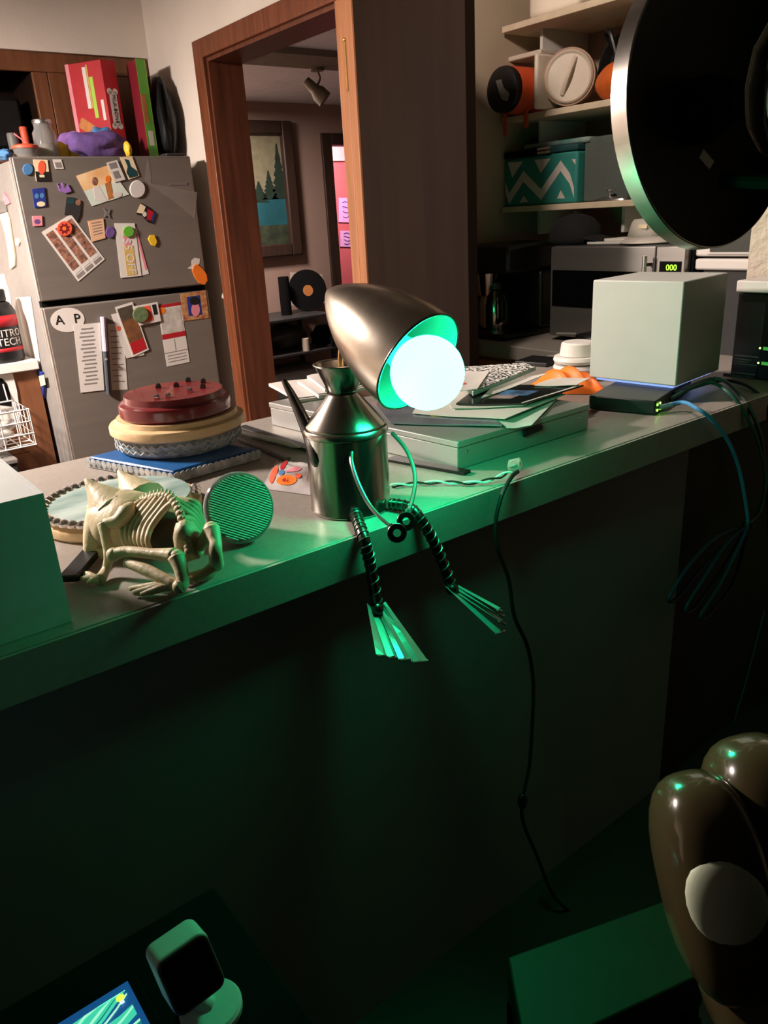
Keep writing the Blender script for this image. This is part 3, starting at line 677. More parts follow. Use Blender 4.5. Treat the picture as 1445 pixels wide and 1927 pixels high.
build('box_lid', B().box((.295, 3.215, bz0 - .049), (.625, 3.485, bz0 - .03)), 'mid_grey', sr, bevel=.004)

# ================================================================ the room behind the doorway
pf_ = thing('framed_picture', 'dark framed lake and pine picture on the far wall', 'picture', (3.5, 5.97, 1.15))
fx0, fx1, fz0, fz1 = 2.95, 3.74, 1.15, 2.18
for (lo, hi) in (((fx0, 5.93, fz0), (fx0 + .09, 5.998, fz1)), ((fx1 - .10, 5.93, fz0), (fx1, 5.998, fz1)), ((fx0 + .0905, 5.93, fz1 - .10), (fx1 - .1005, 5.998, fz1)), ((fx0 + .0905, 5.93, fz0), (fx1 - .1005, 5.998, fz0 + .10))):
    build('frame_side', B().box(lo, hi), dk, pf_, bevel=.012)
build('sky', B().box((fx0 + .08, 5.98, 1.6), (fx1 - .09, 5.99, fz1 - .08)), mat('sky_print', (128, 122, 96), .7, var=.15), pf_)
build('lake', B().box((fx0 + .08, 5.98, 1.40), (fx1 - .09, 5.99, 1.5995)), mat('lake_print', (34, 84, 92), .5, var=.2, scale=5), pf_)
build('shore', B().box((fx0 + .08, 5.98, fz0 + .08), (fx1 - .09, 5.99, 1.3995)), mat('shore_print', (26, 34, 28), .7, rgb2=(62, 70, 48), scale=9), pf_)
for (tx, tz, th_, tw) in ((3.60, 1.60, .42, .09), (3.50, 1.60, .22, .08), (3.40, 1.58, .16, .09), (3.30, 1.59, .2, .08)):
    p = [(tx, 5.9795, tz)]
    n = 7
    prof = []
    for k in range(n):
        h = th_ * k / n; w = tw * (1 - k / n)
        prof += [(w, h), (w * .55, h + th_ / n * .8)]
    p = [(tx + w, 5.9795, tz + h) for (w, h) in prof] + [(tx, 5.9795, tz + th_)] + [(tx - w, 5.9795, tz + h) for (w, h) in reversed(prof)]
    build('pine_tree', B().prism(p, (0, -.002, 0)), mat('pine_print', (24, 44, 32), .8, var=.25), pf_)
# ceiling spotlight
sp = W(588, 120, z=2.2845); sp = Vector((3.02, 4.45, 2.2845))
sc0 = W(592, 168, y=4.45)
st = thing('ceiling_spotlight', 'small grey spotlight fixed to the far room ceiling', 'spotlight', (sc0.x, 4.45, 2.2))
ax = Vector((.50, -.35, -.62)).normalized(); c0 = sc0
gm = mat('spot_grey', (120, 112, 96), .5, metal=.2)
build('can', B().lathe([(0, -.075), (.026, -.07), (.030, -.03), (.032, .0), (.048, .03), (.050, .085), (.046, .085), (.043, .03), (0, .02)], c0, ax, 20), gm, st, smooth=True)
build('lamp_face', B().lathe([(0, .062), (.044, .07)], c0, ax, 20), 'black_plastic', st, smooth='all')
build('arm', B().tube(smooth_path([c0 - ax * .02 + Vector((.03, 0, 0)), c0 + Vector((.045, 0, .06)), c0 + Vector((.03, 0, 2.27 - c0.z))], 5), .007, 8), gm, st, smooth=True)
build('mount', B().lathe([(0, 0), (.04, 0), (.04, .018), (0, .018)], c0 + Vector((.03, 0, 2.2665 - c0.z)), seg=16), gm, st, smooth=True)
# cluttered shelves by the far wall
sh = thing('storage_shelves', 'dark shelving unit with clutter seen through the doorway', 'shelves', (3.3, 5.75, 0))
sx1 = W(640, 640, y=5.45).x - .05
for zz in (.06, .42, .70):
    build('shelf_board', B().box((2.3, 5.45, zz - .02), (sx1, 5.98, zz)), 'dark_grey', sh, bevel=.003)
for (xx, yy) in ((2.3, 5.45), (sx1 - .03, 5.45), (2.3, 5.95), (sx1 - .03, 5.95)):
    build('post', B().box((xx + .001, yy + .001, 0), (xx + .029, yy + .029, .68 - .001)), 'black_plastic', sh)
def at5(u, v, y=5.6): return W(u, v, y=y)
bp = [at5(548, 512, 5.9), at5(606, 516, 5.9), at5(618, 570, 5.9), at5(548, 575, 5.9)]
bw = B().prism(bp, (0, .012, 0)); 
for p in bw.v: p.z = max(p.z, .7005)
tag(build('white_board', bw, mat('dull_white', (190, 176, 160), .8)), 'pale panel leaning behind the black round disc', 'panel')
dc = at5(580, 556, 5.72); r_ = .17
o = thing('black_disc', 'black round disc with a pale centre on the far shelves', 'disc', (dc.x, 5.72, .7005))
build('disc_plate', B().lathe([(0, 0), (r_, 0), (r_, .015), (0, .018)], (dc.x, 5.73, .7005 + r_), (-.2, -1, .1), 32), 'black_plastic', o, smooth=True)
build('centre_label', B().lathe([(0, .019), (.045, .019), (.045, .021), (0, .021)], (dc.x, 5.73, .7005 + r_), (-.2, -1, .1), 20), 'biscuit', o, smooth=True)
g = at5(535, 545, 5.7); cyl('dark_bottle', 'tall dark bottle left of the black round disc', 'bottle', (g.x, 5.70, .7005), .045, .30, 'black_matte')
g = at5(560, 650, 5.6); lump('grey_bag', 'big grey round bag on the far shelves', 'bag', (g.x - .02, 5.74, .4205 + .10), (.17, .15, .105), 'dark_grey', .2, 1.6, zmin=.4205)
g = at5(578, 663, 5.48); cyl('white_bottle', 'small white bottle in front of the grey bag', 'bottle', (g.x, 5.49, .4205), .030, .10, 'dull_white')
g = at5(612, 630, 5.6); lump('dark_bundle', 'dark bundle next to the grey bag on the far shelves', 'bundle', (g.x, 5.64, .4205 + .08), (.10, .1, .085), 'black_matte', .3, 2, zmin=.4205)
g = at5(570, 715, 5.55); tag(build('grey_crate', B().box((g.x - .3, 5.48, .0605), (g.x + .22, 5.9, .27)), 'mid_grey', bevel=.012), 'grey crate on the bottom far shelf', 'crate')
# ================================================================ the oil can lamp
def D(u, v, d): return W(u, v, d=d)
OC = W(661, 953, z=CT); OC = Vector((OC.x, OC.y, CT + .0005)); CR = .063
lp = thing('oil_can_lamp', 'upcycled metal robot lamp with oil can body glowing green on the counter edge', 'lamp', OC)
build('can_body', B().lathe([(0, 0), (CR, 0), (CR + .0015, .003), (CR, .006), (CR, .122), (CR + .003, .124), (CR + .003, .130), (CR + .001, .133), (CR - .003, .131), (0, .131)], OC, seg=48), 'steel', lp, smooth=True)
build('can_shoulder', B().lathe([(CR - .001, .1315), (CR * .96, .137), (.024, .181), (.0225, .186)], OC, seg=48), 'steel', lp, smooth=True, solid=.0012)
build('can_funnel', B().lathe([(.0235, .1855), (.0235, .190), (.027, .200), (.0385, .226), (.0405, .228)], OC, seg=40), 'steel', lp, smooth=True, solid=.0014)
build('funnel_rim', B().lathe([(.0405 + .0016 * math.cos(a * PI / 4), .228 + .0016 * math.sin(a * PI / 4)) for a in range(9)], OC, seg=40), 'steel', lp, smooth=True)
sd = Vector((-.80, .60, 0)).normalized()
s0 = OC + sd * (CR * .9) + Vector((0, 0, .070))
s3 = D(534, 716, 1.20); s2 = D(552, 750, 1.195); s1 = D(578, 806, 1.185)
build('spout', B().tube(smooth_path([D(607, 874, 1.185), D(598, 856, 1.17), s1, s2, s3], 6), [.0140] * 4 + [.0150 - .0110 * (k / 20) for k in range(21)], 12), 'dark_steel', lp, smooth=True)
# shade: bullet shaped shell about the axis AX, opening at SO
AX = Vector((.135, -.87, -.470)).normalized(); SO = D(787, 683, 1.08); SL = .200; SR = .0775
tip = SO - AX * SL
prof = []
for k in range(25):
    t = (k / 24) ** 1.35
    rho = (1 + 2.45 ** 2) / 2; og_r = math.sqrt(rho * rho - (2.45 * (1 - t)) ** 2) - (rho - 1)
    r = SR * (.4 * (1 - (1 - t) ** 1.8) ** .62 + .6 * og_r)
    prof.append((max(r, 0), SL * t))
prof[0] = (.0, 0)
holes = ((11, 4), (10, 34))
xd = RIGHT
build('shade', B().lathe(prof, tip, AX, 44, xdir=xd, skip=holes), 'brushed_shade' if 'brushed_shade' in MATS else mat('brushed_shade', (188, 176, 162), .3, metal=1.0, var=.12, scale=22, bump=.02, bscale=40), lp, smooth='all')
build('shade_liner', B().lathe([(max(r - .0016, 0), h + .001) for (r, h) in prof[2:]], tip, AX, 44, xdir=xd, skip=tuple((i - 2, k) for (i, k) in holes)), 'shade_inside', lp, smooth='all')
build('shade_rim', B().lathe([(SR - .001 + .0018 * math.cos(a * PI / 4), SL + .0018 * math.sin(a * PI / 4)) for a in range(9)], tip, AX, 48, xdir=xd), 'dark_steel', lp, smooth=True)
bc = SO + AX * .018 + Vector((0, 0, -.004)); BR = .0515
bl = build('bulb', B().lathe([(BR * math.sin(PI * k / 24), -BR * math.cos(PI * k / 24)) for k in range(4, 25)], bc, AX, 32), 'bulb_glow', lp, smooth='all', label='glowing globe bulb')
build('bulb_collar', B().lathe([(BR * .50, -BR * .86), (.024, -.06), (.021, -.085), (0, -.086)], bc, AX, 24), 'white_plastic', bl, smooth=True)
build('socket', B().lathe([(0, -.0865), (.020, -.0865), (.020, -.12), (0, -.12)], bc, AX, 20), 'black_plastic', lp, smooth=True)
rt_ = SO - AX * .13
build('stem', B().tube([OC + Vector((0, 0, .15)), OC + Vector((.0, 0, .232)), OC + Vector((.003, -.002, .262))], .0042, 10), mat('brass_rod', (176, 146, 100), .35, metal=.8), lp, smooth=True)
# arms
def arm(pts, hand, rot):
    p = smooth_path(pts, 6)
    a = build('arm', B().tube(p, .0031, 10), 'ridge_steel', lp, smooth=True)
    n = rot
    build('washer_hand', B().lathe([(.0055, -.0012), (.013, -.0012), (.0138, 0), (.013, .0012), (.0055, .0012), (.0055, -.0012)], hand, n, 28), 'dark_steel', a, smooth=True)
    build('rivet', B().lathe([(0, -.002), (.004, -.002), (.004, .002), (0, .002)], p[-1], n, 12), 'foot_steel', a, smooth=True)
arm([D(663, 843, 1.148), D(661, 866, 1.132), D(671, 902, 1.118), D(690, 942, 1.105), D(709, 967, 1.09), D(735, 990, 1.075)], D(747, 1003, 1.068), (-.5, -.8, .3))
arm([D(738, 815, 1.185), D(763, 844, 1.165), D(777, 877, 1.145), D(781, 908, 1.13), D(775, 943, 1.112), D(768, 962, 1.10)], D(764, 981, 1.093), (-.35, -.85, .35))
# legs of ridged bar
def leg(pts, r=.0085):
    p = smooth_path(pts, 8)
    l = build('leg', B().tube(p, r, 12), 'dark_steel', lp, smooth=True)
    b = B(); n = len(p); hp = []
    N = 240
    for k in range(N + 1):
        s = k / N * (n - 1.001); i = int(s); f = s - i
        c = p[i].lerp(p[i + 1], f); t = (p[min(i + 1, n - 1)] - p[i]).normalized()
        x = t.cross(Vector((.3, .9, .2))).normalized(); y = t.cross(x); a = 2 * PI * 17 * k / N
        hp.append(c + x * ((r + .0003) * math.cos(a)) + y * ((r + .0003) * math.sin(a)))
    build('ridge', B().tube(hp, .0012, 6), 'ridge_steel', l, smooth=True)
    return l
e1 = W(683, 1000, y=.850); k1 = W(686, 1012, y=.8405)
leg([W(668, 960, z=CT + .0105), W(674, 983, z=CT + .0105), W(686, 1018, y=.8395), W(697, 1065, y=.838), W(710, 1142, y=.83)])
leg([W(735, 948, z=CT + .0105), W(772, 956, z=CT + .0105), W(800, 990, y=.8395), W(826, 1042, y=.836), W(850, 1104, y=.826)])
def foot(tops, tips, ya, yt, wv=.0015):
    f = None
    for (ta, tb), (pa, pb) in zip(tops, tips):
        a, b_, c, d = W(*ta, y=ya), W(*tb, y=ya), W(*pb, y=yt), W(*pa, y=yt)
        n = (b_ - a).cross(d - a).normalized()
        if n.y > 0: n = -n
        bb = B(); N = 6; vs = []
        for k in range(N + 1):
            t = k / N
            l, r = a.lerp(d, t), b_.lerp(c, t); m_ = (l + r) / 2 + n * (.0022 + .002 * t)
            vs += [l, m_, r, (l + r) / 2 + n * -.001]
        fs = []
        for k in range(N):
            for q in range(4):
                fs.append((4*k+q, 4*k+(q+1) % 4, 4*k+4+(q+1) % 4, 4*k+4+q))
        fs += [(3, 2, 1, 0), (4*N, 4*N+1, 4*N+2, 4*N+3)]
        bb.add(vs, fs)
        toe = build('foot_tine', bb, 'foot_steel', lp)
        build('tine_tip', B().tube([d.lerp(c, .02), d.lerp(c, .98)], .0022, 8), 'foot_steel', toe, smooth=True)
foot([((690, 1134), (699, 1150)), ((700, 1152), (711, 1153)), ((711, 1150), (720, 1142)), ((719, 1140), (725, 1132))],
     [((708, 1234), (727, 1234)), ((729, 1238), (747, 1237)), ((751, 1242), (772, 1240)), ((775, 1246), (805, 1243))], .83, .745)
foot([((858, 1103), (866, 1104)), ((852, 1106), (861, 1108)), ((846, 1108), (856, 1112)), ((836, 1102), (850, 1114))],
     [((936, 1147), (944, 1150)), ((938, 1156), (948, 1159)), ((939, 1168), (951, 1175)), ((932, 1192), (950, 1188))], .826, .745)
for (u, v, y) in ((709, 1146, .826), (851, 1108, .823)):
    build('ankle', B().ball(W(u, v, y=y), .0105, 14, 10), 'dark_steel', lp, smooth='all')
for (u, v) in ((663, 957), (738, 940)):
    g = W(u, v, d=1.13)
# lamp cord
cw = mat('cord_white', (210, 214, 206), .5); cb = mat('cord_black', (14, 14, 14), .6)
base = [W(735, 915, z=CT + .004), W(780, 911, z=CT + .004), W(830, 908, z=CT + .006), W(880, 910, z=CT + .005), W(925, 903, z=CT + .008), W(960, 888, z=CT + .016)]
pp = smooth_path(base, 8)
cn = W(970, 880, z=CT + .018)
lc_ = thing('lamp_cord', 'thin twisted white and black wire from the lamp to a clear connector', 'wire', W(850, 909, z=CT))
for (ph, m, nm) in ((0, cw, 'white_wire'), (PI, cb, 'black_wire')):
    q = [c + Vector((0, .0035 * math.cos(k * .55 + ph), max(-.001, .003 * math.sin(k * .55 + ph)))) for k, c in enumerate(pp)]
    build(nm, B().tube(q, .0017, 6), m, lc_, smooth=True)
kd = Vector((.8, .5, .25)).normalized()
co = thing('wire_connector', 'clear plastic lever connector joining the lamp wire to the black cord', 'connector', cn - Vector((0, 0, .01)))
kx, ky = Vector((.62, -.75, .25)).normalized(), Vector((.75, .62, .2)).normalized()
kz = kx.cross(ky).normalized()
pc = [cn - kx * .011 - ky * .012, cn + kx * .011 - ky * .012, cn + kx * .011 + ky * .012, cn - kx * .011 + ky * .012]
build('housing', B().prism(pc, kz * .012), mat('clear_poly', (236, 238, 232), .08, trans=.8, ior=1.3), co, bevel=.002)
build('contacts', B().prism([cn + (p - cn) * .5 + kz * .003 for p in pc], kz * .006), mat('copper', (190, 110, 70), .3, metal=1), co)
cordp = [W(974, 888, z=CT + .012), W(963, 897, y=.85), W(945, 930, y=.842), W(933, 980, y=.842), W(936, 1030, y=.842), W(957, 1090, y=.842), W(968, 1160, y=.842), W(992, 1215, y=.842), W(1003, 1280, y=.842), W(1002, 1350, y=.84), W(996, 1440, y=.835), W(984, 1500, y=.83), W(984, 1545, y=.83), W(1010, 1610, y=.82), W(1045, 1690, y=.80), W(1100, 1735, y=.77), W(1150, 1790, y=.70), W(1190, 1900, y=.66)]
bk = thing('power_cord', 'black power cord with an inline switch hanging down the counter front', 'cord', W(990, 1300, y=.842))
build('cable', B().tube(smooth_path(cordp, 7), .0036, 8), cb, bk, smooth=True)
build('inline_switch', B().ball(W(983, 1508, y=.83), (.011, .009, .019), 16, 12), 'black_plastic', bk, smooth='all')

# ================================================================ animal skeleton figure
g = W(280, 1095, z=CT)
sk = thing('skeleton_figure', 'bone coloured plastic animal skeleton with pointed ears crouching on the counter', 'figurine', (g.x, g.y, CT))
def bone(name, pts, r, m='bone', seg=10, par=None, knob=0):
    n = 5; p = smooth_path(pts, n); L = len(p) - 1
    rr = r if isinstance(r, (list, tuple)) else [r] * len(pts)
    rs = []
    for k in range(L + 1):
        s = k / L * (len(rr) - 1); i = min(int(s), len(rr) - 2); rs.append(rr[i] + (rr[i + 1] - rr[i]) * (s - i))
    b = B().tube(p, rs, seg)
    if knob:
        b.ball(p[0], knob, 10, 8); b.ball(p[-1], knob * .9, 10, 8)
    return build(name, b, m, par or sk, smooth='all')
# skull: dome, cheeks and ears in one skin
sb = B()
sc_ = D(243, 985, 1.10)
rotm = Matrix.Rotation(math.radians(-38), 3, 'Z')
sb.ball(sc_, (.060, .050, .045), 24, 16, rotm, .08, 2)
skull = build('skull', sb, 'bone', sk, smooth='all', subsurf=1)
def ear(bu, bv, tu, tv, d0, d1, r):
    b = D(bu, bv, d0); t = D(tu, tv, d1)
    pts = [b, b.lerp(t, .35), b.lerp(t, .7), t]
    bone('ear', pts, [r, r * .66, r * .30, .0016], par=skull, seg=14)
ear(212, 962, 161, 905, 1.10, 1.105, .036); ear(268, 946, 223, 889, 1.135, 1.16, .036)
bone('cheek', [D(196, 965, 1.105), D(183, 1000, 1.09), D(176, 1030, 1.085), D(167, 1053, 1.085)], [.024, .018, .014, .007], par=skull)
bone('jaw', [D(178, 1040, 1.085), D(195, 1045, 1.08), D(212, 1040, 1.08)], [.009, .008, .007], par=skull)
# trunk with spine and ribs
tc0 = D(303, 1000, 1.045)
build('chest', B().ball(D(308, 1003, 1.06), (.036, .030, .027), 20, 14, Matrix.Rotation(math.radians(-40), 3, 'Z')), 'shade_print_brown', sk, smooth='all')  # bone darkened to paint the shade inside the ribs
spine = smooth_path([D(270, 948, 1.065), D(293, 938, 1.05), D(318, 938, 1.03), D(336, 962, 1.008), D(348, 1000, .992), D(356, 1040, .985)], 4)
vb = None
for k, p in enumerate(spine):
    b = B().ball(p, (.0062, .0062, .0056), 10, 7)
    t = (spine[min(k + 1, len(spine) - 1)] - spine[max(k - 1, 0)]).normalized()
    out = (p - tc0).normalized()
    b.tube([p, p + out * .009], [.0032, .0014], 6)
    build('vertebra', b, 'bone', sk, smooth='all')
def rib_l(k, n):
    s = k / (n - 1); p0 = spine[int(1 + s * 9)]
    u1, v1, d1 = 232 + 52 * s, 985 + 10 * s, 1.055 - .03 * s
    u2, v2, d2 = 230 + 46 * s, 1015 + 8 * s, 1.04 - .03 * s
    bone('rib', [p0, D(u1 + 26, v1 - 32, d1 - .004), D(u1 + 2, v1, d1 - .01), D(u2 + 2, v2, d2 - .006), D(u2 + 12, v2 + 22, d2 + .002)], [.0040, .0046, .0042, .0038, .0030], seg=8)
for k in range(7): rib_l(k, 7)
for k in range(6):
    s = k / 5; p0 = spine[int(4 + s * 13)]
    bone('rib', [p0, D(352 + 6 * s + 12 * (1 - s), 950 + 40 * s, 1.035 - .02 * s), D(374 - 4 * s, 968 + 38 * s, 1.05 - .02 * s), D(384 - 10 * s, 996 + 30 * s, 1.06 - .02 * s)], [.0045, .0055, .0055, .004], seg=8)
pelv = B().ball(D(352, 1022, 1.0), (.018, .016, .028), 14, 10, None, .2, 3)
build('pelvis', pelv, 'bone', sk, smooth='all')
# shoulder blade and front leg
bone('shoulder_blade', [D(250, 955, 1.055), D(240, 968, 1.04), D(222, 985, 1.035), D(197, 990, 1.035)], [.006, .013, .010, .007])
fl = bone('front_leg', [D(196, 990, 1.035), D(199, 1012, 1.03), D(206, 1048, 1.028), D(200, 1075, 1.03), W(188, 1096, z=CT + .006)], [.0085, .0065, .0070, .0055, .0085])
for (u, v) in ((150, 1080), (156, 1090), (148, 1094), (166, 1100)):
    bone('toe', [W(186, 1096, z=CT + .006), W((186 + u) / 2, (1096 + v) / 2 - 3, z=CT + .008), W(u, v, z=CT + .003)], [.005, .0042, .0026], par=fl, seg=8)
# left hind leg folded along the flank
bone('thigh_bone', [D(214, 1048, 1.005), D(240, 1042, 1.0), D(285, 1046, .985), D(330, 1050, .972)], [.0085, .0072, .0070, .0105], knob=.0095)
hl = bone('shin_bone', [D(333, 1052, .97), D(341, 1075, .965), D(345, 1100, .962), W(338, 1108, z=CT + .012)], [.0115, .009, .008, .010], knob=.010)
bone('shin_bone', [D(238, 1062, 1.0), D(275, 1076, .985), D(318, 1098, .968), W(334, 1108, z=CT + .010)], [.006, .0085, .0075, .008])
for (u, v) in ((245, 1112), (252, 1119), (266, 1123), (284, 1120)):
    bone('toe', [W(336, 1106, z=CT + .008), W((336 + u) / 2, (1106 + v) / 2 - 3, z=CT + .010), W(u, v, z=CT + .003)], [.0065, .0055, .003], par=hl, seg=8)
# right hind leg
hr = bone('thigh_bone', [D(368, 1040, 1.0), D(385, 1020, .995), D(398, 1000, .995)], [.009, .008, .011], knob=.0115)
b2 = bone('shin_bone', [D(398, 1000, .995), D(404, 1022, .985), D(406, 1046, .978), W(408, 1066, z=CT + .012)], [.0115, .009, .0085, .010], knob=.010)
bone('foot_bone', [W(408, 1066, z=CT + .011), W(385, 1085, z=CT + .008), W(352, 1096, z=CT + .006)], [.0095, .008, .004])
for (u, v) in ((336, 1088), (345, 1100), (366, 1101)):
    bone('toe', [W(390, 1080, z=CT + .008), W(u, v, z=CT + .003)], [.006, .0025], par=b2, seg=8)

sk.location.z += .003
# ================================================================ reflector bulb
pc_ = D(453, 955, 1.095); pn = (EYE - pc_).normalized(); pn = (pn - RIGHT * .28 * -1).normalized() if False else (pn + RIGHT * .36 + Vector((0, 0, .06))).normalized()
PRR = .050
pb_ = thing('reflector_bulb', 'clear reflector flood bulb lying on its side with a ribbed lens', 'light bulb', (pc_.x, pc_.y, CT))
zlow = pc_.z - PRR
if zlow < CT + .001: pc_ = pc_ + Vector((0, 0, CT + .001 - zlow))
build('reflector', B().lathe([(PRR, -.006), (PRR * .99, -.014), (PRR * .86, -.035), (PRR * .60, -.062), (PRR * .42, -.078), (.018, -.086)], pc_, pn, 40), mat('bulb_glass', (214, 222, 216), .08, trans=.55, ior=1.3, var=.02), pb_, smooth='all', solid=.0012)
build('back_mirror', B().lathe([(PRR * .84, -.034), (PRR * .56, -.060), (.012, -.078)], pc_, pn, 32), mat('soft_mirror', (190, 200, 194), .25, metal=.8), pb_, smooth='all')
build('rim', B().lathe([(PRR - .003, .001), (PRR, -.001), (PRR + .0016, -.005), (PRR, -.009), (PRR - .003, -.010)], pc_, pn, 48), 'thin_plastic', pb_, smooth=True)
nb = 27
xr = (RIGHT - pn * RIGHT.dot(pn)).normalized(); yr = pn.cross(xr); ang = -.28
xa = xr * math.cos(ang) + yr * math.sin(ang); ya = pn.cross(xa)
ribm = mat('rib_glass', (214, 236, 224), .15, trans=.1, var=.02)
lensm = mat('lens_glass', (120, 168, 146), .22, trans=.25, ior=1.4, var=.03)
ls = build('lens', B().lathe([(0, .0005), (PRR * .5, .0), (PRR - .004, -.0015), (PRR - .004, -.004), (0, -.004)], pc_, pn, 40), lensm, pb_, smooth=True)
for k in range(nb):
    s = -PRR * .90 + 2 * PRR * .90 * k / (nb - 1); w = math.sqrt(max((PRR * .92) ** 2 - s * s, 1e-6))
    q0 = pc_ + ya * s - xa * w + pn * .0005; q1 = pc_ + ya * s + xa * w + pn * .0005
    build('lens_rib', B().tube([q0, q0.lerp(q1, .5) + pn * .0003, q1], .0010, 5), ribm, ls, smooth=True)
build('screw_base', B().lathe([(.016, -.086), (.016, -.112), (.010, -.120), (0, -.121)], pc_, pn, 20), 'brushed_steel', pb_, smooth=True)

# ================================================================ plaques
def gems(parent, c, rx, ry, z, n, a0, a1, r, m='silver_gem', rot=0.0):
    first = None
    for k in range(n):
        a = a0 + (a1 - a0) * k / max(n - 1, 1)
        x, y = rx * math.cos(a), ry * math.sin(a)
        p = Vector((c.x + x * math.cos(rot) - y * math.sin(rot), c.y + x * math.sin(rot) + y * math.cos(rot), z))
        if first is None:
            first = build('rhinestone', B().lathe([(0, r * 1.0), (r * .55, r * .85), (r, r * .35), (r * .9, -r * .2), (0, -r * .3)], p, seg=8), m, parent); fp = p
        else:
            o = clone(first, parent); o.location = p - fp
# flat blue rectangular plaque
q = [W(165, 880, z=CT), W(330, 911, z=CT), W(491, 864, z=CT)]
a, b_, c = [Vector((p.x, p.y)) for p in q]; dd = a + c - b_
mid = (a + c) / 2
o = thing('blue_plaque', 'blue painted rectangular plaque with lace trim at the bottom of the stack', 'plaque', (mid.x, mid.y, CT))
corners = [a, b_, c, dd]
def shrink(cs, s): m_ = sum(cs, Vector((0, 0))) / 4; return [m_ + (p - m_) * s for p in cs]
build('lower_edge', B().plan(shrink(corners, 1.0), CT + .0004, CT + .013), 'lace_band', o, bevel=.002)
build('step', B().plan(shrink(corners, .985), CT + .0132, CT + .017), 'blue_paint', o, bevel=.001)
build('top_board', B().plan(shrink(corners, .95), CT + .0172, CT + .023), 'blue_paint', o, bevel=.003)
for (p0, p1) in ((a, b_), (b_, c)):
    n = 16; nn = Vector((-(p1 - p0).y, (p1 - p0).x)).normalized()
    if nn.y > 0: nn = -nn
    for k in range(n):
        p = p0.lerp(p1, (k + .5) / n)
        build('lace_scallop', B().lathe([(0, 0), (.0075, 0), (.0075, .0012), (0, .0014)], (p.x + nn.x * .0004, p.y + nn.y * .0004, CT + .0135), (nn.x, nn.y, 0), 10), 'lace_band', o)
PCX2 = W(331, 862, z=CT + .026); pcn = Vector((PCX2.x + .6 * .122 - .016, PCX2.y + .8 * .122 + .011, 0))
def round_plaque(name, label, cat_m, c, r, z0, th, edge='mould', sx=1.0):
    o = thing(name, label, 'plaque', (c.x, c.y, z0))
    if edge == 'mould': pf2 = [(0, 0), (r * .97, 0), (r, .004), (r, th * .5), (r * .985, th * .62), (r * .93, th * .66), (r * .90, th * .72), (r * .88, th), (0, th)]
    else: pf2 = [(0, 0), (r * .93, 0), (r * .985, th * .2), (r, th * .5), (r * .985, th * .8), (r * .93, th), (0, th)]
    build('board', B().lathe(pf2, (c.x, c.y, z0), seg=56, sx=sx), cat_m, o, smooth=True)
    return o
z = CT + .0238
o = round_plaque('lace_plaque', 'round grey blue plaque wrapped in lace in the middle of the stack', 'lace', pcn, .122, z, .033, 'round')
for zz, n, rr in ((.012, 44, .1222), (.024, 44, .1215)):
    pts = []
    for k in range(n * 4 + 1):
        t = 2 * PI * k / (n * 4); pts.append((pcn.x + (rr + .0012) * math.cos(t), pcn.y + (rr + .0012) * math.sin(t), z + zz + .003 * math.sin(t * n)))
    build('lace_trim', B().tube(pts, .0018, 5), 'lace_band', o, smooth=True)
z += .0336
o = round_plaque('wood_plaque', 'round natural wood plaque with a moulded edge in the stack', 'raw_wood', pcn + Vector((.002, 0, 0)), .133, z, .030)
z += .0306
pr_c = pcn + Vector((.002, .0, 0))
o = round_plaque('red_plaque', 'glossy dark red round plaque with studs on top of the stack', 'gloss_red', pr_c, .109, z, .042)
random.seed(3)
for (dx, dy) in ((-.055, -.050), (-.035, -.058), (.015, -.045), (.05, -.03), (.075, .02), (.02, .03), (-.01, .05), (.06, .06)):
    build('stud', B().lathe([(0, .010), (.004, .008), (.006, .004), (.006, 0), (0, 0)], (pr_c.x + dx, pr_c.y + dy, z + .0422), seg=4), 'silver_gem' if dy < -.04 else 'dark_steel', o)
# pale plaque lying behind the skeleton
c2 = W(226, 936, z=CT + .028); c2 = Vector((c2.x, c2.y, 0))
o = round_plaque('pale_plaque', 'pale teal round plaque edged with rhinestones behind the skeleton', 'raw_wood', c2, .128, CT + .0004, .026)
build('painted_top', B().lathe([(0, 0), (.1125, 0), (.1115, .0012), (0, .0012)], (c2.x, c2.y, CT + .0266), seg=48), 'teal_wash', o, smooth=True)
gems(o, c2, .119, .119, CT + .026, 24, .35 * PI, 1.32 * PI, .0085)
gems(o, c2, .121, .121, CT + .022, 3, -.16 * PI, -.08 * PI, .008)

# ================================================================ small things on the counter
def slab(name, label, cat, p0, p1, w, z0, th, m, group=None, bevel=.001, taper=1.0):
    a = Vector((p0[0], p0[1])); b = Vector((p1[0], p1[1])); n = Vector((-(b - a).y, (b - a).x)).normalized() * w / 2
    return tag(build(name, B().plan([a - n, b - n * taper, b + n * taper, a + n], z0, z0 + th), m, bevel=bevel), label, cat, group)
c0 = CT + .0005
slab('black_case_strip', 'long flat dark strap behind the white stylus', 'strap', W(455, 806, z=CT), W(596, 852, z=CT), .022, c0, .006, 'dark_grey')
p0, p1 = W(448, 811, z=CT + .008), W(566, 842, z=CT + .006); 
dv = (p1 - p0).normalized()
o = thing('white_stylus', 'white pen with a pointed end lying beside the plaques', 'pen', (p0.lerp(p1, .5).x, p0.lerp(p1, .5).y, CT))
build('barrel', B().tube([p0, p1 - dv * .03], .0062, 12), 'white_plastic', o, smooth=True)
build('tip', B().tube([p1 - dv * .0297, p1 - dv * .006, p1], [.006, .0024, .001], 12), 'white_plastic', o, smooth=True)
p0, p1 = W(452, 824, z=CT + .004), W(542, 864, z=CT + .004)
slab('grey_marker', 'slim grey tool lying under the white stylus', 'tool', p0, p1, .014, c0, .007, 'mid_grey', taper=.8)
slab('black_file', 'flat black file lying along the steel box', 'file', W(735, 866, z=CT), W(880, 893, z=CT), .024, c0, .006, 'black_plastic', taper=.85)
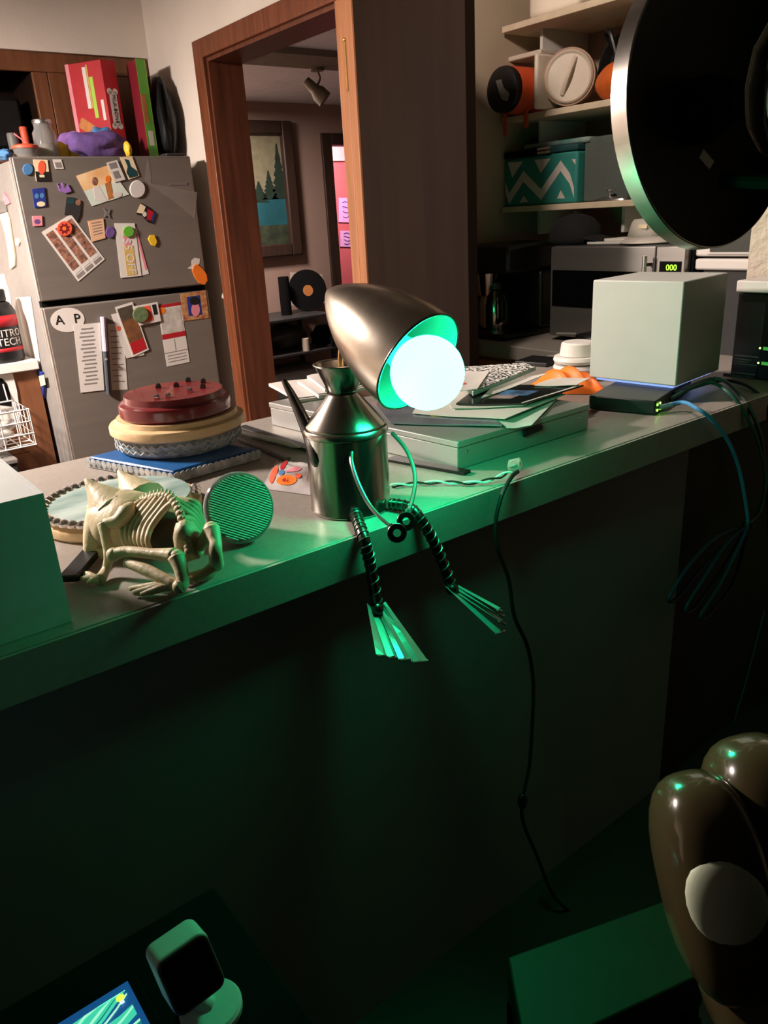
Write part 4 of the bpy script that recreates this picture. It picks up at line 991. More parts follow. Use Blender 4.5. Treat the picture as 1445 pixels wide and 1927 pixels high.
# candy pouch
q4 = [W(497, 895, z=CT), W(520, 925, z=CT), W(600, 925, z=CT), W(580, 868, z=CT)]
q4 = [W(492, 920, z=CT), W(600, 935, z=CT), W(602, 876, z=CT), W(520, 866, z=CT)]
def pouch(name, label, q, h, m):
    b = B()
    f = lambda s, t: quad(q[0], q[1], q[2], q[3], s, t) + Vector((0, 0, .001 + h * (max(0, math.sin(PI * s) * math.sin(PI * t)) ** .55) * (1 + .35 * noise.noise(Vector((s * 5, t * 5, 1))))))
    b.grid(f, 14, 14); b.grid(lambda s, t: quad(q[0], q[1], q[2], q[3], s, t) + Vector((0, 0, .0005)), 2, 2)
    o = thing(name, label, 'packet', sum(q, Vector()) / 4)
    build('film', b, m, o, smooth='all')
    return o, f
o, f = pouch('snack_packet', 'shiny clear packet with red and orange print behind the reflector bulb', q4, .012, mat('shiny_film', (206, 198, 196), .08, rgb2=(150, 142, 142), scale=14, coat=.5))
for (sc0_, tc0_, rs, rt3, an, m) in ((.13, .40, .07, .30, .2, 'coral'), (.27, .70, .06, .20, -.2, 'red'), (.42, .20, .19, .11, .15, 'orange'), (.29, .40, .06, .14, .5, 'blue'), (.50, .52, .17, .07, .5, 'pink'), (.44, .20, .10, .05, .15, 'red'), (.62, .34, .06, .08, 0, 'coral')):
    def ell(s, t):
        a_ = 2 * PI * s; x_ = rs * t * math.cos(a_); y_ = rt3 * t * math.sin(a_)
        return f(sc0_ + x_ * math.cos(an) - y_ * math.sin(an) * .4, tc0_ + x_ * math.sin(an) + y_ * math.cos(an)) + Vector((0, 0, .0010))
    build('print_patch', B().grid(ell, 12, 4), m, o, smooth='all')
# ================================================================ steel box with papers
A_ = W(862, 885, z=CT); B_ = W(1106, 808, z=CT); C_ = W(512, 800, z=CT)
a, b_, c = [Vector((p.x, p.y)) for p in (A_, B_, C_)]; dd = b_ + c - a
if dd.y > 1.58: pass
TB = .053
tb = thing('steel_box', 'flat galvanised steel box piled with papers in the middle of the counter', 'metal box', ((a.x + dd.x) / 2, (a.y + dd.y) / 2, CT))
build('box_body', B().plan([a, b_, dd, c], CT + .0005, CT + TB - .012), 'tin', tb, bevel=.0015)
def grow(cs, g):
    m_ = sum(cs, Vector((0, 0))) / 4
    return [p + (p - m_).normalized() * g for p in cs]
build('lid', B().plan(grow([a, b_, dd, c], .003), CT + TB - .0118, CT + TB), 'tin', tb, bevel=.002)
fx = (b_ - a).normalized(); fn = Vector((fx.y, -fx.x))
def facep(s, z, e): p = a + (b_ - a) * s + fn * e; return Vector((p.x, p.y, CT + z))
build('latch', B().prism([facep(.46, .026, .0004), facep(.60, .030, .0004), facep(.60, .040, .0004), facep(.46, .040, .0004)], Vector((fn.x, fn.y, 0)) * .006), 'black_plastic', tb, bevel=.001)
for s in (.06, .93):
    build('rivet', B().lathe([(0, .002), (.003, .001), (.0034, 0), (0, 0)], facep(s, .030, .0004), (fn.x, fn.y, 0), 10), 'brushed_steel', tb, smooth=True)
ZP = CT + TB
def sheet(name, label, cat, pts, z, m, th=.0008, sag=0.0, lift=0.0, group=None, prints=()):
    """thin sheet whose corners are seen at pts (TL, TR, BR, BL); sag lowers its near edge, lift curls its far corner"""
    q = [W(u, v, z=z) for (u, v) in pts]
    f = lambda s, t: quad(q[0], q[1], q[2], q[3], s, t) + Vector((0, 0, -sag * t ** 3 + lift * (s * s) * (1 - t) + .0012 * math.sin(5 * s + 3 * t)))
    def both(e0, e1, F, nu, nv):
        b = B(); b.grid(lambda s, t: F(s, t) + Vector((0, 0, e1)), nu, nv); n = len(b.v); b.grid(lambda s, t: F(s, t) + Vector((0, 0, e0)), nu, nv)
        w = nu + 1; rim = [i for i in range(nu)] ; ed = []
        ring = [i for i in range(w)] + [j * w + nu for j in range(1, nv + 1)] + [nv * w + i for i in range(nu - 1, -1, -1)] + [j * w for j in range(nv - 1, 0, -1)]
        for i in range(len(ring)): ed.append((ring[i], ring[(i + 1) % len(ring)], n + ring[(i + 1) % len(ring)], n + ring[i]))
        b.add([], []); b.f += ed
        return b
    o = tag(build(name, both(0, th, f, 8, 8), m, smooth=True), label, cat, group)
    for (n_, s0, s1, t0, t1, mm) in prints:
        build(n_, both(th + .0002, th + .0006, lambda s, t: f(s0 + (s1 - s0) * s, t0 + (t1 - t0) * t), 5, 4), mm, o, smooth=True)
    return o
sheet('green_folder', 'pale translucent folder sheet hanging off the near side of the box', 'folder', [(880, 760), (1075, 722), (1000, 802), (955, 806)], ZP + .0018, mat('pale_green', (196, 206, 196), .5))
sheet('plastic_mailer', 'grey plastic wrapped magazine under the lamp', 'magazine', [(700, 758), (905, 770), (945, 803), (735, 797)], ZP + .0035, mat('grey_film', (128, 132, 140), .2, rgb2=(92, 96, 106), scale=9, coat=.6), .002, prints=[('yellow_print', .45, .55, .45, .6, 'yellow'), ('yellow_print', .66, .78, .35, .55, mat('ochre', (200, 150, 60), .6))])
sheet('paper_sheet', 'white paper lying lowest under the black magazine', 'paper', [(800, 742), (1064, 742), (950, 790), (776, 778)], ZP + .0075, 'white_paper', .0012)
sheet('paper_sheet', 'second white paper just below the black magazine', 'paper', [(830, 735), (1085, 722), (985, 765), (850, 769)], ZP + .011, 'white_paper', .0012)
sheet('black_magazine', 'black magazine with a blue and white picture on its cover', 'magazine', [(905, 728), (1098, 726), (984, 763), (858, 762)], ZP + .0135, mat('gloss_black', (22, 22, 24), .25, coat=.5), .003,
      prints=[('cover_picture', .35, .72, .3, .55, mat('cover_blue', (90, 140, 190), .4, rgb2=(40, 44, 60), scale=30)), ('cover_streak', .28, .62, .55, .72, mat('cover_pink', (190, 160, 160), .4, rgb2=(60, 60, 66), scale=30)), ('page_edge', .955, .995, .02, .98, 'white_paper')])
sheet('white_flyer', 'white flyer sticking out toward the white cube', 'flyer', [(1036, 714), (1110, 711), (1085, 726), (1005, 726)], ZP + .018, 'white_paper', .001)
sheet('white_envelope', 'long white envelope lying across the black magazine', 'envelope', [(935, 722), (1022, 703), (1027, 706), (905, 750)], ZP + .019, 'white_paper', .001)
q = [W(840, 700, z=ZP + .022), W(995, 692, z=ZP + .022), W(1006, 700, z=ZP + .022), W(890, 740, z=ZP + .022)]
nbk = thing('notebook', 'black and white marbled composition notebook on the paper pile', 'notebook', q[3])
nbz = ZP + .0205
pq = [W(835, 700, z=nbz), W(985, 690, z=nbz), W(1008, 697, z=nbz), W(890, 745, z=nbz)]
marb = mat('marble', (14, 14, 14), .6, rgb2=(230, 226, 220), scale=150, var=.1); 
rp = [n for n in marb.node_tree.nodes if n.type == 'VALTORGB'][0]; rp.color_ramp.elements[0].position = .47; rp.color_ramp.elements[1].position = .53
build('pages', B().prism(pq, (0, 0, .008)), mat('page_block', (170, 178, 176), .8), nbk)
build('cover', B().prism([p + Vector((0, 0, .0082)) for p in pq], (0, 0, .0012)), marb, nbk)
sheet('folded_note', 'white folded card on top of the composition notebook', 'card', [(850, 702), (921, 698), (898, 734), (846, 736)], nbz + .0105, 'white_paper', .0012, prints=[('red_mark', .3, .5, .62, .7, 'coral')])
stk = [((506, 727), (600, 715), (640, 745), (560, 758)), ((560, 722), (640, 708), (690, 735), (600, 750)), ((578, 712), (630, 704), (680, 722), (612, 738))]
for k, (q, lb) in enumerate(zip(stk, ('lowest white envelope sticking out behind the spout', 'middle envelope of the pile behind the oil can', 'top white envelope of the pile behind the oil can'))):
    sheet('envelope', lb, 'envelope', q, ZP + .001 + .009 * k, 'white_paper', .007, prints=[('dark_line', .02, .98, .93, .97, 'dark_grey')])
# ================================================================ white box at the near left
bc_ = W(136, 1170, z=CT); by = bc_.y
bt_ = W(88, 926, y=by).z
wb2 = thing('white_carton', 'white cardboard carton at the left end of the counter', 'carton', (0, by + .1, CT))
x1 = bc_.x
cardm = mat('carton_white', (206, 210, 208), .6, var=.04)
build('front_wall', B().box((-.25, by, CT + .0005), (x1, by + .003, bt_)), cardm, wb2)
build('end_wall', B().box((x1 - .003, by + .0032, CT + .0005), (x1, by + .20, bt_)), cardm, wb2)
build('back_wall', B().box((-.25, by + .2003, CT + .0005), (x1, by + .203, bt_)), cardm, wb2)
build('floor_board', B().box((-.25, by + .0032, CT + .0005), (x1 - .0032, by + .2, CT + .003)), cardm, wb2)
build('lid_panel', B().box((-.25, by + .0032, bt_ - .004), (x1 - .0034, by + .2, bt_ - .001)), cardm, wb2)
f0, f1 = W(66, 922, y=by + .19), W(4, 868, y=by + .19)
fl_ = [W(-60, 866, y=by + .195), W(4, 868, y=by + .195), W(14, 872, y=by + .195), W(74, 926, y=by + .195), W(70, 940, y=by + .195), W(-60, 940, y=by + .195)]
for p in fl_: p.z = max(p.z, bt_ + .0005)
build('end_flap', B().prism(fl_, (0, .003, 0)), cardm, wb2)
# black bar leaning near the skeleton
p0, p1 = W(128, 1090, z=CT + .012), W(184, 1026, z=CT + .014)
dv = (p1 - p0).normalized(); sn = dv.cross(Vector((0, 0, 1))).normalized() * .013; up = sn.cross(dv).normalized() * .010
tag(build('black_bar', B().prism([p0 - sn - up * .5, p0 + sn - up * .5, p0 + sn + up * .5, p0 - sn + up * .5], p1 - p0), 'black_plastic', bevel=.002), 'black flat handle between the carton and the skeleton', 'handle')

# ================================================================ right end of the counter
# flat black router
r0, r1 = W(1107, 771, z=CT), W(1232, 783, z=CT)
a, b_ = Vector((r0.x, r0.y)), Vector((r1.x, r1.y)); dr = (b_ - a).normalized(); pn2 = Vector((-dr.y, dr.x))
if pn2.x < 0: pn2 = -pn2
rt2 = thing('network_router', 'flat black router with green lights beneath the white cube', 'router', ((a.x + b_.x) / 2 + .1, (a.y + b_.y) / 2, CT))
RH = .032
build('case', B().plan([a, b_, b_ + pn2 * .27, a + pn2 * .27], CT + .002, CT + RH), 'black_plastic', rt2, bevel=.003)
led = mat('led_green', (120, 255, 60), .4, emit=(.35, 1.0, .08), estr=9)
for (s, z) in ((.012, .022), (.012, .010), (.03, .022), (.03, .010)):
    p = b_ + pn2 * s + dr * .0005
    build('status_light', B().lathe([(0, .001), (.0026, .001), (.0026, 0), (0, 0)], (p.x, p.y, CT + z), (dr.x, dr.y, 0), 10), led, rt2)
for s in (.05, .075, .10, .125):
    p = b_ + pn2 * s + dr * .0004
    q2 = p + pn2 * .014
    build('port', B().prism([(p.x, p.y, CT + .008), (q2.x, q2.y, CT + .008), (q2.x, q2.y, CT + .020), (p.x, p.y, CT + .020)], Vector((dr.x, dr.y, 0)) * .0006), 'dark_grey', rt2)
# white cube drive
zb = CT + RH + .003
b2 = Vector((1.551, .960)); d2_ = Vector((.113, -.994)).normalized(); n2 = Vector((.994, .113)).normalized()
a2 = b2 - d2_ * .22; wdt = .22; zt3 = zb + .23
nas = thing('white_cube', 'plain white storage cube standing on the black router', 'storage drive', ((a2.x + b2.x) / 2, (a2.y + b2.y) / 2, zb))
build('shell', B().plan([a2, b2, b2 + n2 * wdt, a2 + n2 * wdt], zb + .004, zt3), mat('cube_white', (176, 178, 172), .5, var=.02), nas, bevel=.003)
build('foot_rim', B().plan([a2.lerp(b2, .06) + n2 * .012, a2.lerp(b2, .94) + n2 * .012, a2.lerp(b2, .94) + n2 * (wdt - .012), a2.lerp(b2, .06) + n2 * (wdt - .012)], zb - .0025, zb + .0038), mat('blue_glow', (90, 130, 255), .4, emit=(.35, .5, 1.0), estr=.9), nas)
# black boxes at the far right
k0, k1 = W(1374, 707, z=CT), W(1424, 713, z=CT)
bx = 1.90
y1 = W(1374, 700, x=bx).y; y0 = W(1425, 705, x=bx).y; zk = W(1400, 550, x=bx).z
bb = thing('black_modem', 'tall black box with small white print next to the white cube', 'modem', (bx + .08, (y0 + y1) / 2, CT))
build('case', B().box((bx, y0, CT + .001), (bx + .09, y1, zk)), 'black_plastic', bb, bevel=.004)
build('base_foot', B().box((bx - .012, y0 - .0, CT + .0005), (bx - .0005, y1 + .012, CT + .006)), 'dark_grey', bb)
for (z, s0, s1) in ((.052, .10, .98), (.043, .1, .72), (.037, .1, .60), (.031, .1, .95), (.008, .0, .9)):
    ya_, yb_ = y1 - (y1 - y0) * s0, y1 - (y1 - y0) * s1
    build('print_line', B().box((bx - .0006, min(ya_, yb_), CT + z), (bx - .0001, max(ya_, yb_), CT + z + .0022)), 'grey_ink', bb)
b3 = thing('black_switch_box', 'black network box with two green lights at the far right edge', 'network box', (bx + .06, y0 - .06, CT))
build('case', B().box((bx - .012, y0 - .16, CT + .0005), (bx + .09, y0 - .002, zk - .002)), mat('black_gloss', (10, 10, 10), .3), b3, bevel=.004)
for z in (W(1428, 655, x=bx - .013).z, W(1427, 683, x=bx - .013).z):
    yy = W(1428, 670, x=bx - .013).y
    build('status_light', B().lathe([(0, .001), (.0022, .001), (.0022, 0), (0, 0)], (bx - .0122, yy, z), (-1, 0, 0), 8), led, b3)
    build('light_pipe', B().box((bx - .0128, yy - .03, z - .004), (bx - .0122, yy - .008, z + .004)), mat('green_pipe', (40, 120, 40), .3, emit=(.08, .6, .08), estr=.5), b3)
zc = zk + .0015
tag(build('white_slab_box', B().box((bx - .02, y0 - .02, zc), (bx + .085, y1 - .003, zc + .028)), 'white_plastic', bevel=.003), 'flat white box lying on top of the tall black box', 'box')
# white foam bowls
g = W(1082, 716, z=CT); fc = Vector((g.x + .02, g.y + .01, CT + .0005))
for k, lb in enumerate(('lowest white foam bowl of the stack beside the white cube', 'middle white foam bowl of the stack beside the white cube', 'topmost ribbed white foam bowl of the stack', )):
    zz = fc.z + .021 * k
    tag(build('foam_bowl', B().lathe([(0, 0), (.050, 0), (.060, .004), (.063, .011), (.060, .019), (.050, .0203), (0, .0203)], (fc.x, fc.y, zz), seg=32), 'white_plastic', smooth=True), lb, 'bowl', 'stacked white foam bowls')
tag(build('foam_cup', B().lathe([(0, 0), (.047, 0), (.043, .030), (.038, .034), (0, .034)], (fc.x, fc.y, fc.z + .0635), seg=32), 'white_plastic', smooth=True), 'upturned white foam cup on the bowl stack', 'cup')
# orange ribbed glove like piece
g0 = [W(1040, 738, z=CT), W(1110, 755, z=CT), W(1135, 715, z=CT), W(1100, 700, z=CT)]
g = W(1068, 735, z=CT)
ob = B()
def og(s, t):
    p = g + Vector((.10 * (s - .5) * .8 + .10 * (t - .5) * .4, -.12 * (s - .5) + .10 * (t - .5), 0))
    e = max(0, math.sin(PI * s) * math.sin(PI * t)) ** .5
    return p + Vector((0, 0, .002 + e * (.050 + .010 * math.sin(s * 22 + t * 4))))
ob.grid(og, 26, 20); ob.grid(lambda s, t: Vector((og(s, t).x, og(s, t).y, CT + .001)), 1, 1)
tag(build('orange_wrap', ob, mat('orange_rubber', (236, 118, 40), .45, var=.15, scale=20), smooth='all'), 'orange ribbed rubbery piece between the papers and the router', 'rubber piece')
slab('black_pad', 'flat black pad behind the composition notebook', 'pad', W(985, 681, z=CT), W(1045, 686, z=CT), .10, CT + .0005, .012, 'black_plastic', bevel=.003)
# ---- cables at the right
def cable(name, label, pts, r, m, n=7): return tag(build(name, B().tube(smooth_path(pts, n), r, 8), m, smooth=True, loc=pts[0]), label, 'cable')
blue_c = mat('blue_cable', (70, 130, 180), .45); dkblue = mat('dark_blue_cable', (14, 36, 62), .6); grn_c = mat('green_cable', (30, 72, 64), .5); gry_c = mat('grey_cable', (84, 86, 84), .5)
pst = b_ + pn2 * .022 + dr * .002
pth = [(pst.x, pst.y, CT + .014), W(1283, 757, y=.91), W(1310, 768, y=.858), W(1340, 790, y=.835), W(1370, 830, y=.83), W(1390, 880, y=.83), W(1402, 940, y=.83), W(1408, 985, y=.83)]
o = cable('ethernet_cable', 'bright blue network cable plugged into the router and hanging down', pth, .0042, blue_c)
pz = [Vector((pst.x, pst.y, CT + .014)), W(1283, 757, y=.91)]
build('clear_plug', B().tube([pz[0], pz[0].lerp(pz[1], .55)], .0058, 8), 'thin_plastic', o, smooth=True)
pst2 = b_ + pn2 * .10
lp0 = W(1408, 985, y=.83)
cable('patch_cable', 'dark green cable bowing out from behind the router', [(pst2.x, pst2.y, CT + .016), W(1330, 720, y=.94), W(1370, 738, y=.88), W(1400, 775, y=.85), W(1425, 830, y=.835), W(1440, 900, y=.83), W(1430, 960, y=.83), lp0], .0042, grn_c)
cable('grey_cable', 'grey cable draped over the counter edge beside the green one', [(pst2.x + .03, pst2.y + .01, CT + .02), W(1345, 712, y=.96), W(1395, 745, y=.87), W(1425, 800, y=.84), W(1436, 850, y=.835), W(1444, 930, y=.83), W(1446, 1000, y=.83)], .0045, gry_c)
cable('black_cable', 'black cable running along the counter end', [(pst2.x + .05, pst2.y + .01, CT + .02), W(1365, 716, y=.97), W(1430, 745, y=.87), W(1460, 830, y=.84), W(1470, 950, y=.83)], .004, cb)
lps = [[(1408, 990), (1350, 1010), (1300, 1060), (1266, 1110), (1258, 1130), (1275, 1125), (1320, 1070), (1360, 1030), (1404, 995)],
       [(1408, 990), (1370, 1020), (1330, 1080), (1292, 1140), (1296, 1152), (1318, 1130), (1360, 1070), (1400, 1000)],
       [(1408, 990), (1385, 1040), (1355, 1100), (1318, 1158), (1330, 1160), (1372, 1110), (1392, 1060), (1406, 1000)]]
for k, (q, lb, m) in enumerate(zip(lps, ('widest dark blue cable loop hanging below the counter', 'middle dark blue cable loop hanging below the counter', 'narrowest dark blue cable loop hanging below the counter'), (dkblue, dkblue, dkblue))):
    cable('cable_loop', lb, [W(u, v, y=.835 - .012 * k) for (u, v) in q], .0042, m)
tag(build('cable_tie', B().lathe([(.010, -.006), (.014, -.006), (.014, .006), (.010, .006), (.010, -.006)], W(1408, 988, y=.825), (.3, 0, 1), 16), 'black_plastic', smooth=True), 'black tie gathering the hanging cable loops', 'cable tie')
cable('thin_wire', 'thin pale wire hanging in the dark lower right corner', [W(1438, 1150, y=.90), W(1400, 1295, y=.90), W(1386, 1340, y=.90), W(1378, 1390, y=.90), W(1383, 1440, y=.90), W(1392, 1520, y=.89), Vector((W(1392, 1520, y=.89).x, .88, .003))], .0025, gry_c)
# ================================================================ niche: coffee maker, microwave, oven
NZ = CT + .0005
cm = thing('coffee_maker', 'black drip coffee maker with steel thermal carafe in the niche', 'coffee maker', (2.15, 2.03, CT))
ztop = W(960, 458, x=2.10).z
build('base', B().box((1.985, 1.90, NZ), (2.33, 2.15, NZ + .022)), 'black_plastic', cm, bevel=.008)
build('tower', B().box((2.17, 1.90, NZ + .0225), (2.33, 2.15, ztop - .095)), 'black_plastic', cm, bevel=.01)
build('head', B().box((2.0, 1.90, ztop - .094), (2.33, 2.15, ztop)), 'black_plastic', cm, bevel=.015)
cc = Vector((2.085, 2.045, NZ + .0225))
cf = build('carafe', B().lathe([(0, 0), (.056, 0), (.058, .01), (.056, .09), (.045, .135), (.040, .142), (0, .142)], cc, seg=32), mat('carafe_steel', (190, 176, 160), .16, metal=1.0), cm, smooth=True)
build('carafe_lid', B().lathe([(0, .1425), (.046, .1425), (.044, .165), (.02, .172), (0, .172)], cc, seg=28), 'black_plastic', cf, smooth=True)
build('carafe_handle', B().tube(smooth_path([cc + Vector((-.03, -.05, .13)), cc + Vector((-.055, -.085, .12)), cc + Vector((-.055, -.085, .05)), cc + Vector((-.035, -.05, .03))], 5), .009, 8), 'black_plastic', cf, smooth=True)
build('brew_basket', B().lathe([(0, 0), (.036, 0), (.048, .075), (0, .075)], (2.06, 2.06, ztop - .172), seg=28), MATS['carafe_steel'], cm, smooth=True)
# microwave
MX = 2.10; my1 = W(1036, 470, x=MX).y; my0 = W(1290, 480, x=MX).y; mz1 = W(1036, 463, x=MX).z; myd = W(1234, 480, x=MX).y
mwv = thing('microwave_oven', 'stainless steel microwave with a green clock behind the white cube', 'microwave', (2.3, (my0 + my1) / 2, CT))
build('case', B().box((MX + .02, my0, NZ + .012), (2.285, my1, mz1)), 'dark_grey', mwv, bevel=.004)
mst = mat('mw_steel', (150, 146, 142), .35, metal=.85, var=.06, scale=5, stretch=(1, .3, 6))
dz0, dz1 = NZ + .016, mz1 - .003
dr_ = build('door', B().box((MX, myd + .002, dz0), (MX + .0195, my1 - .002, dz1)), mst, mwv, bevel=.003)
gz1 = W(1036, 508, x=MX).z; gz0 = W(1036, 575, x=MX).z
build('door_glass', B().box((MX - .002, myd + .06, gz0), (MX - .0003, my1 - .012, gz1)), mat('dark_glass', (8, 8, 9), .12), dr_)
hy = W(1213, 490, x=MX - .03).y
hd = build('handle', B().tube([(MX - .03, hy, dz0 + .03), (MX - .03, hy, dz1 - .025)], .007, 12), 'brushed_steel', dr_, smooth=True)
for z in (dz0 + .05, dz1 - .05):
    build('handle_post', B().tube([(MX - .03, hy, z), (MX - .0005, hy + .0, z)], .006, 8), 'dark_steel', dr_, smooth=True)
cp = build('control_panel', B().box((MX, my0, dz0), (MX + .0195, myd - .001, dz1)), mst, mwv, bevel=.003)
d0, d1 = W(1282, 500, x=MX - .001).y, W(1241, 498, x=MX - .001).y; zz0, zz1 = W(1260, 515, x=MX - .001).z, W(1260, 492, x=MX - .001).z
build('display', B().box((MX - .0015, d0, zz0), (MX - .0002, d1, zz1)), 'black_matte', cp)
mat('clock_digits', (140, 255, 40), .5, emit=(.30, 1.0, .03), estr=2.2)
lettering('000', .024, Vector((MX - .0022, W(1264, 502, x=MX).y, W(1264, 504, x=MX).z)), (0, -1, 0), (0, 0, 1), 'clock_digits', cp)
for r in range(4):
    for c_ in range(3):
        yk = my0 + (myd - my0) * (.2 + .3 * c_)
        build('key', B().box((MX - .001, yk - .010, zz0 - .03 - .03 * r), (MX - .0002, yk + .010, zz0 - .015 - .03 * r)), 'mid_grey', cp)
for (x, y) in ((MX + .05, my0 + .04), (MX + .05, my1 - .04), (2.25, my0 + .04), (2.25, my1 - .04)):
    build('rubber_foot', B().lathe([(0, 0), (.012, 0), (.012, .0115), (0, .0115)], (x, y, NZ), seg=10), 'black_matte', mwv)
# cap on the microwave
g = W(1012, 462, z=mz1 + .001); hc = Vector((2.20, W(1012, 440, x=2.20).y, mz1 + .001))
hc.y = min(hc.y, my1 - .02)
capb = thing('baseball_cap', 'black baseball cap lying on the microwave', 'cap', hc)
fel = mat('black_felt', (6, 6, 7), .9, var=.2)
build('crown', B().lathe([(.092, 0), (.094, .02), (.085, .055), (.060, .080), (.025, .092), (0, .094)], hc, seg=28, sx=.8), fel, capb, smooth='all', solid=.002)
build('brim', B().grid(lambda s, t: hc + Vector((.06 * (s - .5) * 2 * (1 - .25 * t), -.075 - .075 * t, .018 + .012 * math.sin(PI * s) - .014 * t)), 10, 6), fel, capb, smooth='all', solid=.003)
build('button', B().ball(hc + Vector((0, 0, .096)), .007, 8, 6), fel, capb, smooth='all')
def b_at(u, v, x): return W(u, v, x=x)
sheet_z = mz1 + .001
for k, (u0, u1, lb) in enumerate(((1112, 1185, 'lower white paper slab on the microwave'), (1140, 1192, 'upper white paper slab on the microwave'))):
    ya_, yb_ = W(u1, 455, x=2.17).y, W(u0, 455, x=2.17).y
    tag(build('paper_stack', B().box((2.15 + .01 * k, ya_, sheet_z + .0085 * k), (2.26, yb_, sheet_z + .008 + .0085 * k)), 'white_paper', bevel=.001), lb, 'paper')
hb = Vector((2.20, W(1222, 450, x=2.20).y, mz1 + .0005))
bk2 = thing('white_bucket_hat', 'pale bucket hat with a small tag on the microwave', 'hat', hb)
hatm = mat('hat_cloth', (186, 178, 168), .85, var=.06, scale=60)
build('hat_crown', B().lathe([(0, .072), (.048, .070), (.055, .060), (.066, .020)], hb, seg=28), hatm, bk2, smooth='all', solid=.002)
build('hat_brim', B().lathe([(.066, .020), (.083, .006), (.088, .003)], hb, seg=28), hatm, bk2, smooth='all', solid=.002)
build('hat_tag', B().box((hb.x - .062, hb.y - .03, hb.z + .045), (hb.x - .0595, hb.y + .0, hb.z + .056)), 'cream', bk2)
# white oven
OX = 2.13; oy1 = W(1310, 450, x=OX).y; oy0 = oy1 - .34
wo = thing('white_oven', 'white enamel oven with a small window behind the dark dish lamp', 'oven', (2.35, (oy0 + oy1) / 2, CT))
oz1 = W(1330, 484, x=OX).z; oz0 = W(1330, 508, x=OX).z
build('upper_case', B().box((OX, oy0, oz1 + .002), (2.56, oy1, oz1 + .22)), 'white_plastic', wo, bevel=.006)
build('lower_case', B().box((OX - .002, oy0, oz0), (2.56, oy1 - .003, oz1 - .004)), 'white_plastic', wo, bevel=.006)
build('pedestal', B().box((OX + .02, oy0 + .02, NZ), (2.54, oy1 - .02, oz0 - .001)), 'black_plastic', wo)
wy1, wy0 = W(1338, 465, x=OX).y, oy0 + .05
build('window_frame', B().box((OX - .004, wy0 - .008, W(1338, 474, x=OX).z - .006), (OX - .0003, wy1 + .008, oz1 + .19)), 'white_plastic', wo, bevel=.002)
build('window', B().box((OX - .0055, wy0, W(1338, 474, x=OX).z), (OX - .0042, wy1, oz1 + .18)), mat('smoky', (60, 62, 58), .2), wo)
build('gap_shade', B().box((OX - .001, oy1 + .002, NZ), (OX + .1, oy1 + .010, oz1 + .03)), 'black_plastic', wo)  # black slab added as the shade in the gap beside the microwave
struct(build('wall_pillar', B().box((2.0, .862, CT + .0005), (2.11, W(1412, 450, x=2.0).y, 2.419)), 'wall_texture'))
small = W(1065, 612, x=2.02)
# small black appliance behind the cube
g = W(1090, 640, z=CT)
tg = thing('black_toaster', 'small black appliance with a lever between microwave and white cube', 'appliance', (g.x, g.y, CT))
build('body', B().box((1.985, 1.50, NZ), (2.085, 1.60, NZ + .05)), 'black_plastic', tg, bevel=.012)
build('lever', B().tube([(1.985, 1.59, NZ + .05), (1.95, 1.64, NZ + .052)], .004, 8), 'mid_grey', tg, smooth=True)
# ================================================================ shelf things
TX = 2.268; SZ = 1.4265
ty1, ty0 = W(950, 340, x=TX).y, W(1085, 340, x=TX).y
ty1 = min(ty1, 2.172)
tz1 = W(1010, 292, x=TX).z
tt = thing('chevron_tote', 'teal and white chevron patterned tote on the lowest shelf', 'tote', (2.4, (ty0 + ty1) / 2, SZ))
build('tote_body', B().box((TX, ty0, SZ), (2.55, ty1, tz1)), 'teal', tt, bevel=.008)
wf = mat('tote_white', (196, 184, 176), .8, var=.05)
def zig(pts, hw):
    up_ = [(u, v - hw) for (u, v) in pts]; dn_ = [(u, v + hw) for (u, v) in pts]
    for k in range(len(pts) - 1):
        q = [up_[k], up_[k + 1], dn_[k + 1], dn_[k]]
        build('chevron_stripe', B().prism([W(u, v, x=TX - .0004) for (u, v) in q], (-.0008, 0, 0)), wf, tt)
zig([(951, 352), (958, 374), (985, 332), (1018, 366), (1055, 312), (1072, 336), (1080, 362)], 10)
for tri in ([(1006, 301), (1036, 298), (1018, 326)], [(956, 306), (984, 304), (964, 334)], [(978, 382), (985, 368), (994, 380)], [(1048, 374), (1055, 358), (1063, 373)], [(1076, 300), (1083, 299), (1083, 310)]):
    build('chevron_stripe', B().prism([W(u, v, x=TX - .0004) for (u, v) in tri], (-.0008, 0, 0)), wf, tt)
build('tote_lid', B().box((TX - .004, ty0 - .002, tz1 + .0005), (2.555, ty1, tz1 + .022)), 'teal_dark', tt, bevel=.006)
build('black_strap', B().box((TX - .008, W(1012, 280, x=TX).y, tz1 + .001), (TX - .0042, ty1 - .004, tz1 + .020)), 'black_matte', tt)
for k in range(2):
    y_ = W(1027, 275, x=TX).y
    build('clasp', B().tube([(TX - .010, y_ - .028, tz1 + .006 + .012 * k), (TX - .010, y_ + .026, tz1 + .005 + .012 * k)], .005, 8), 'silver_gem', tt, smooth=True)
tag(build('folded_fabric', B().box((TX + .02, ty0 - .03, tz1 + .0225), (2.5, ty1 - .07, tz1 + .040)), mat('teal_fabric', (44, 110, 104), .9, rgb2=(170, 168, 160), scale=14), bevel=.007), 'folded teal and white fabric on the chevron tote', 'fabric')
cy1 = ty0 - .004; cy0 = W(1172, 320, x=TX).y
bn = thing('clear_bin', 'clear plastic bin with murky contents beside the chevron tote', 'bin', (2.4, (cy0 + cy1) / 2, SZ))
bz = W(1120, 255, x=TX).z
build('bin_wall', B().box((TX + .03, cy0, SZ), (2.55, cy1, bz)), mat('clear_grey', (150, 158, 150), .15, trans=.7, ior=1.1, var=.05), bn, bevel=.006)
build('contents', B().ball((2.42, (cy0 + cy1) / 2, SZ + .07), (.09, .05, .065), 14, 10, None, .3, 3), 'dark_grey', bn, smooth='all')
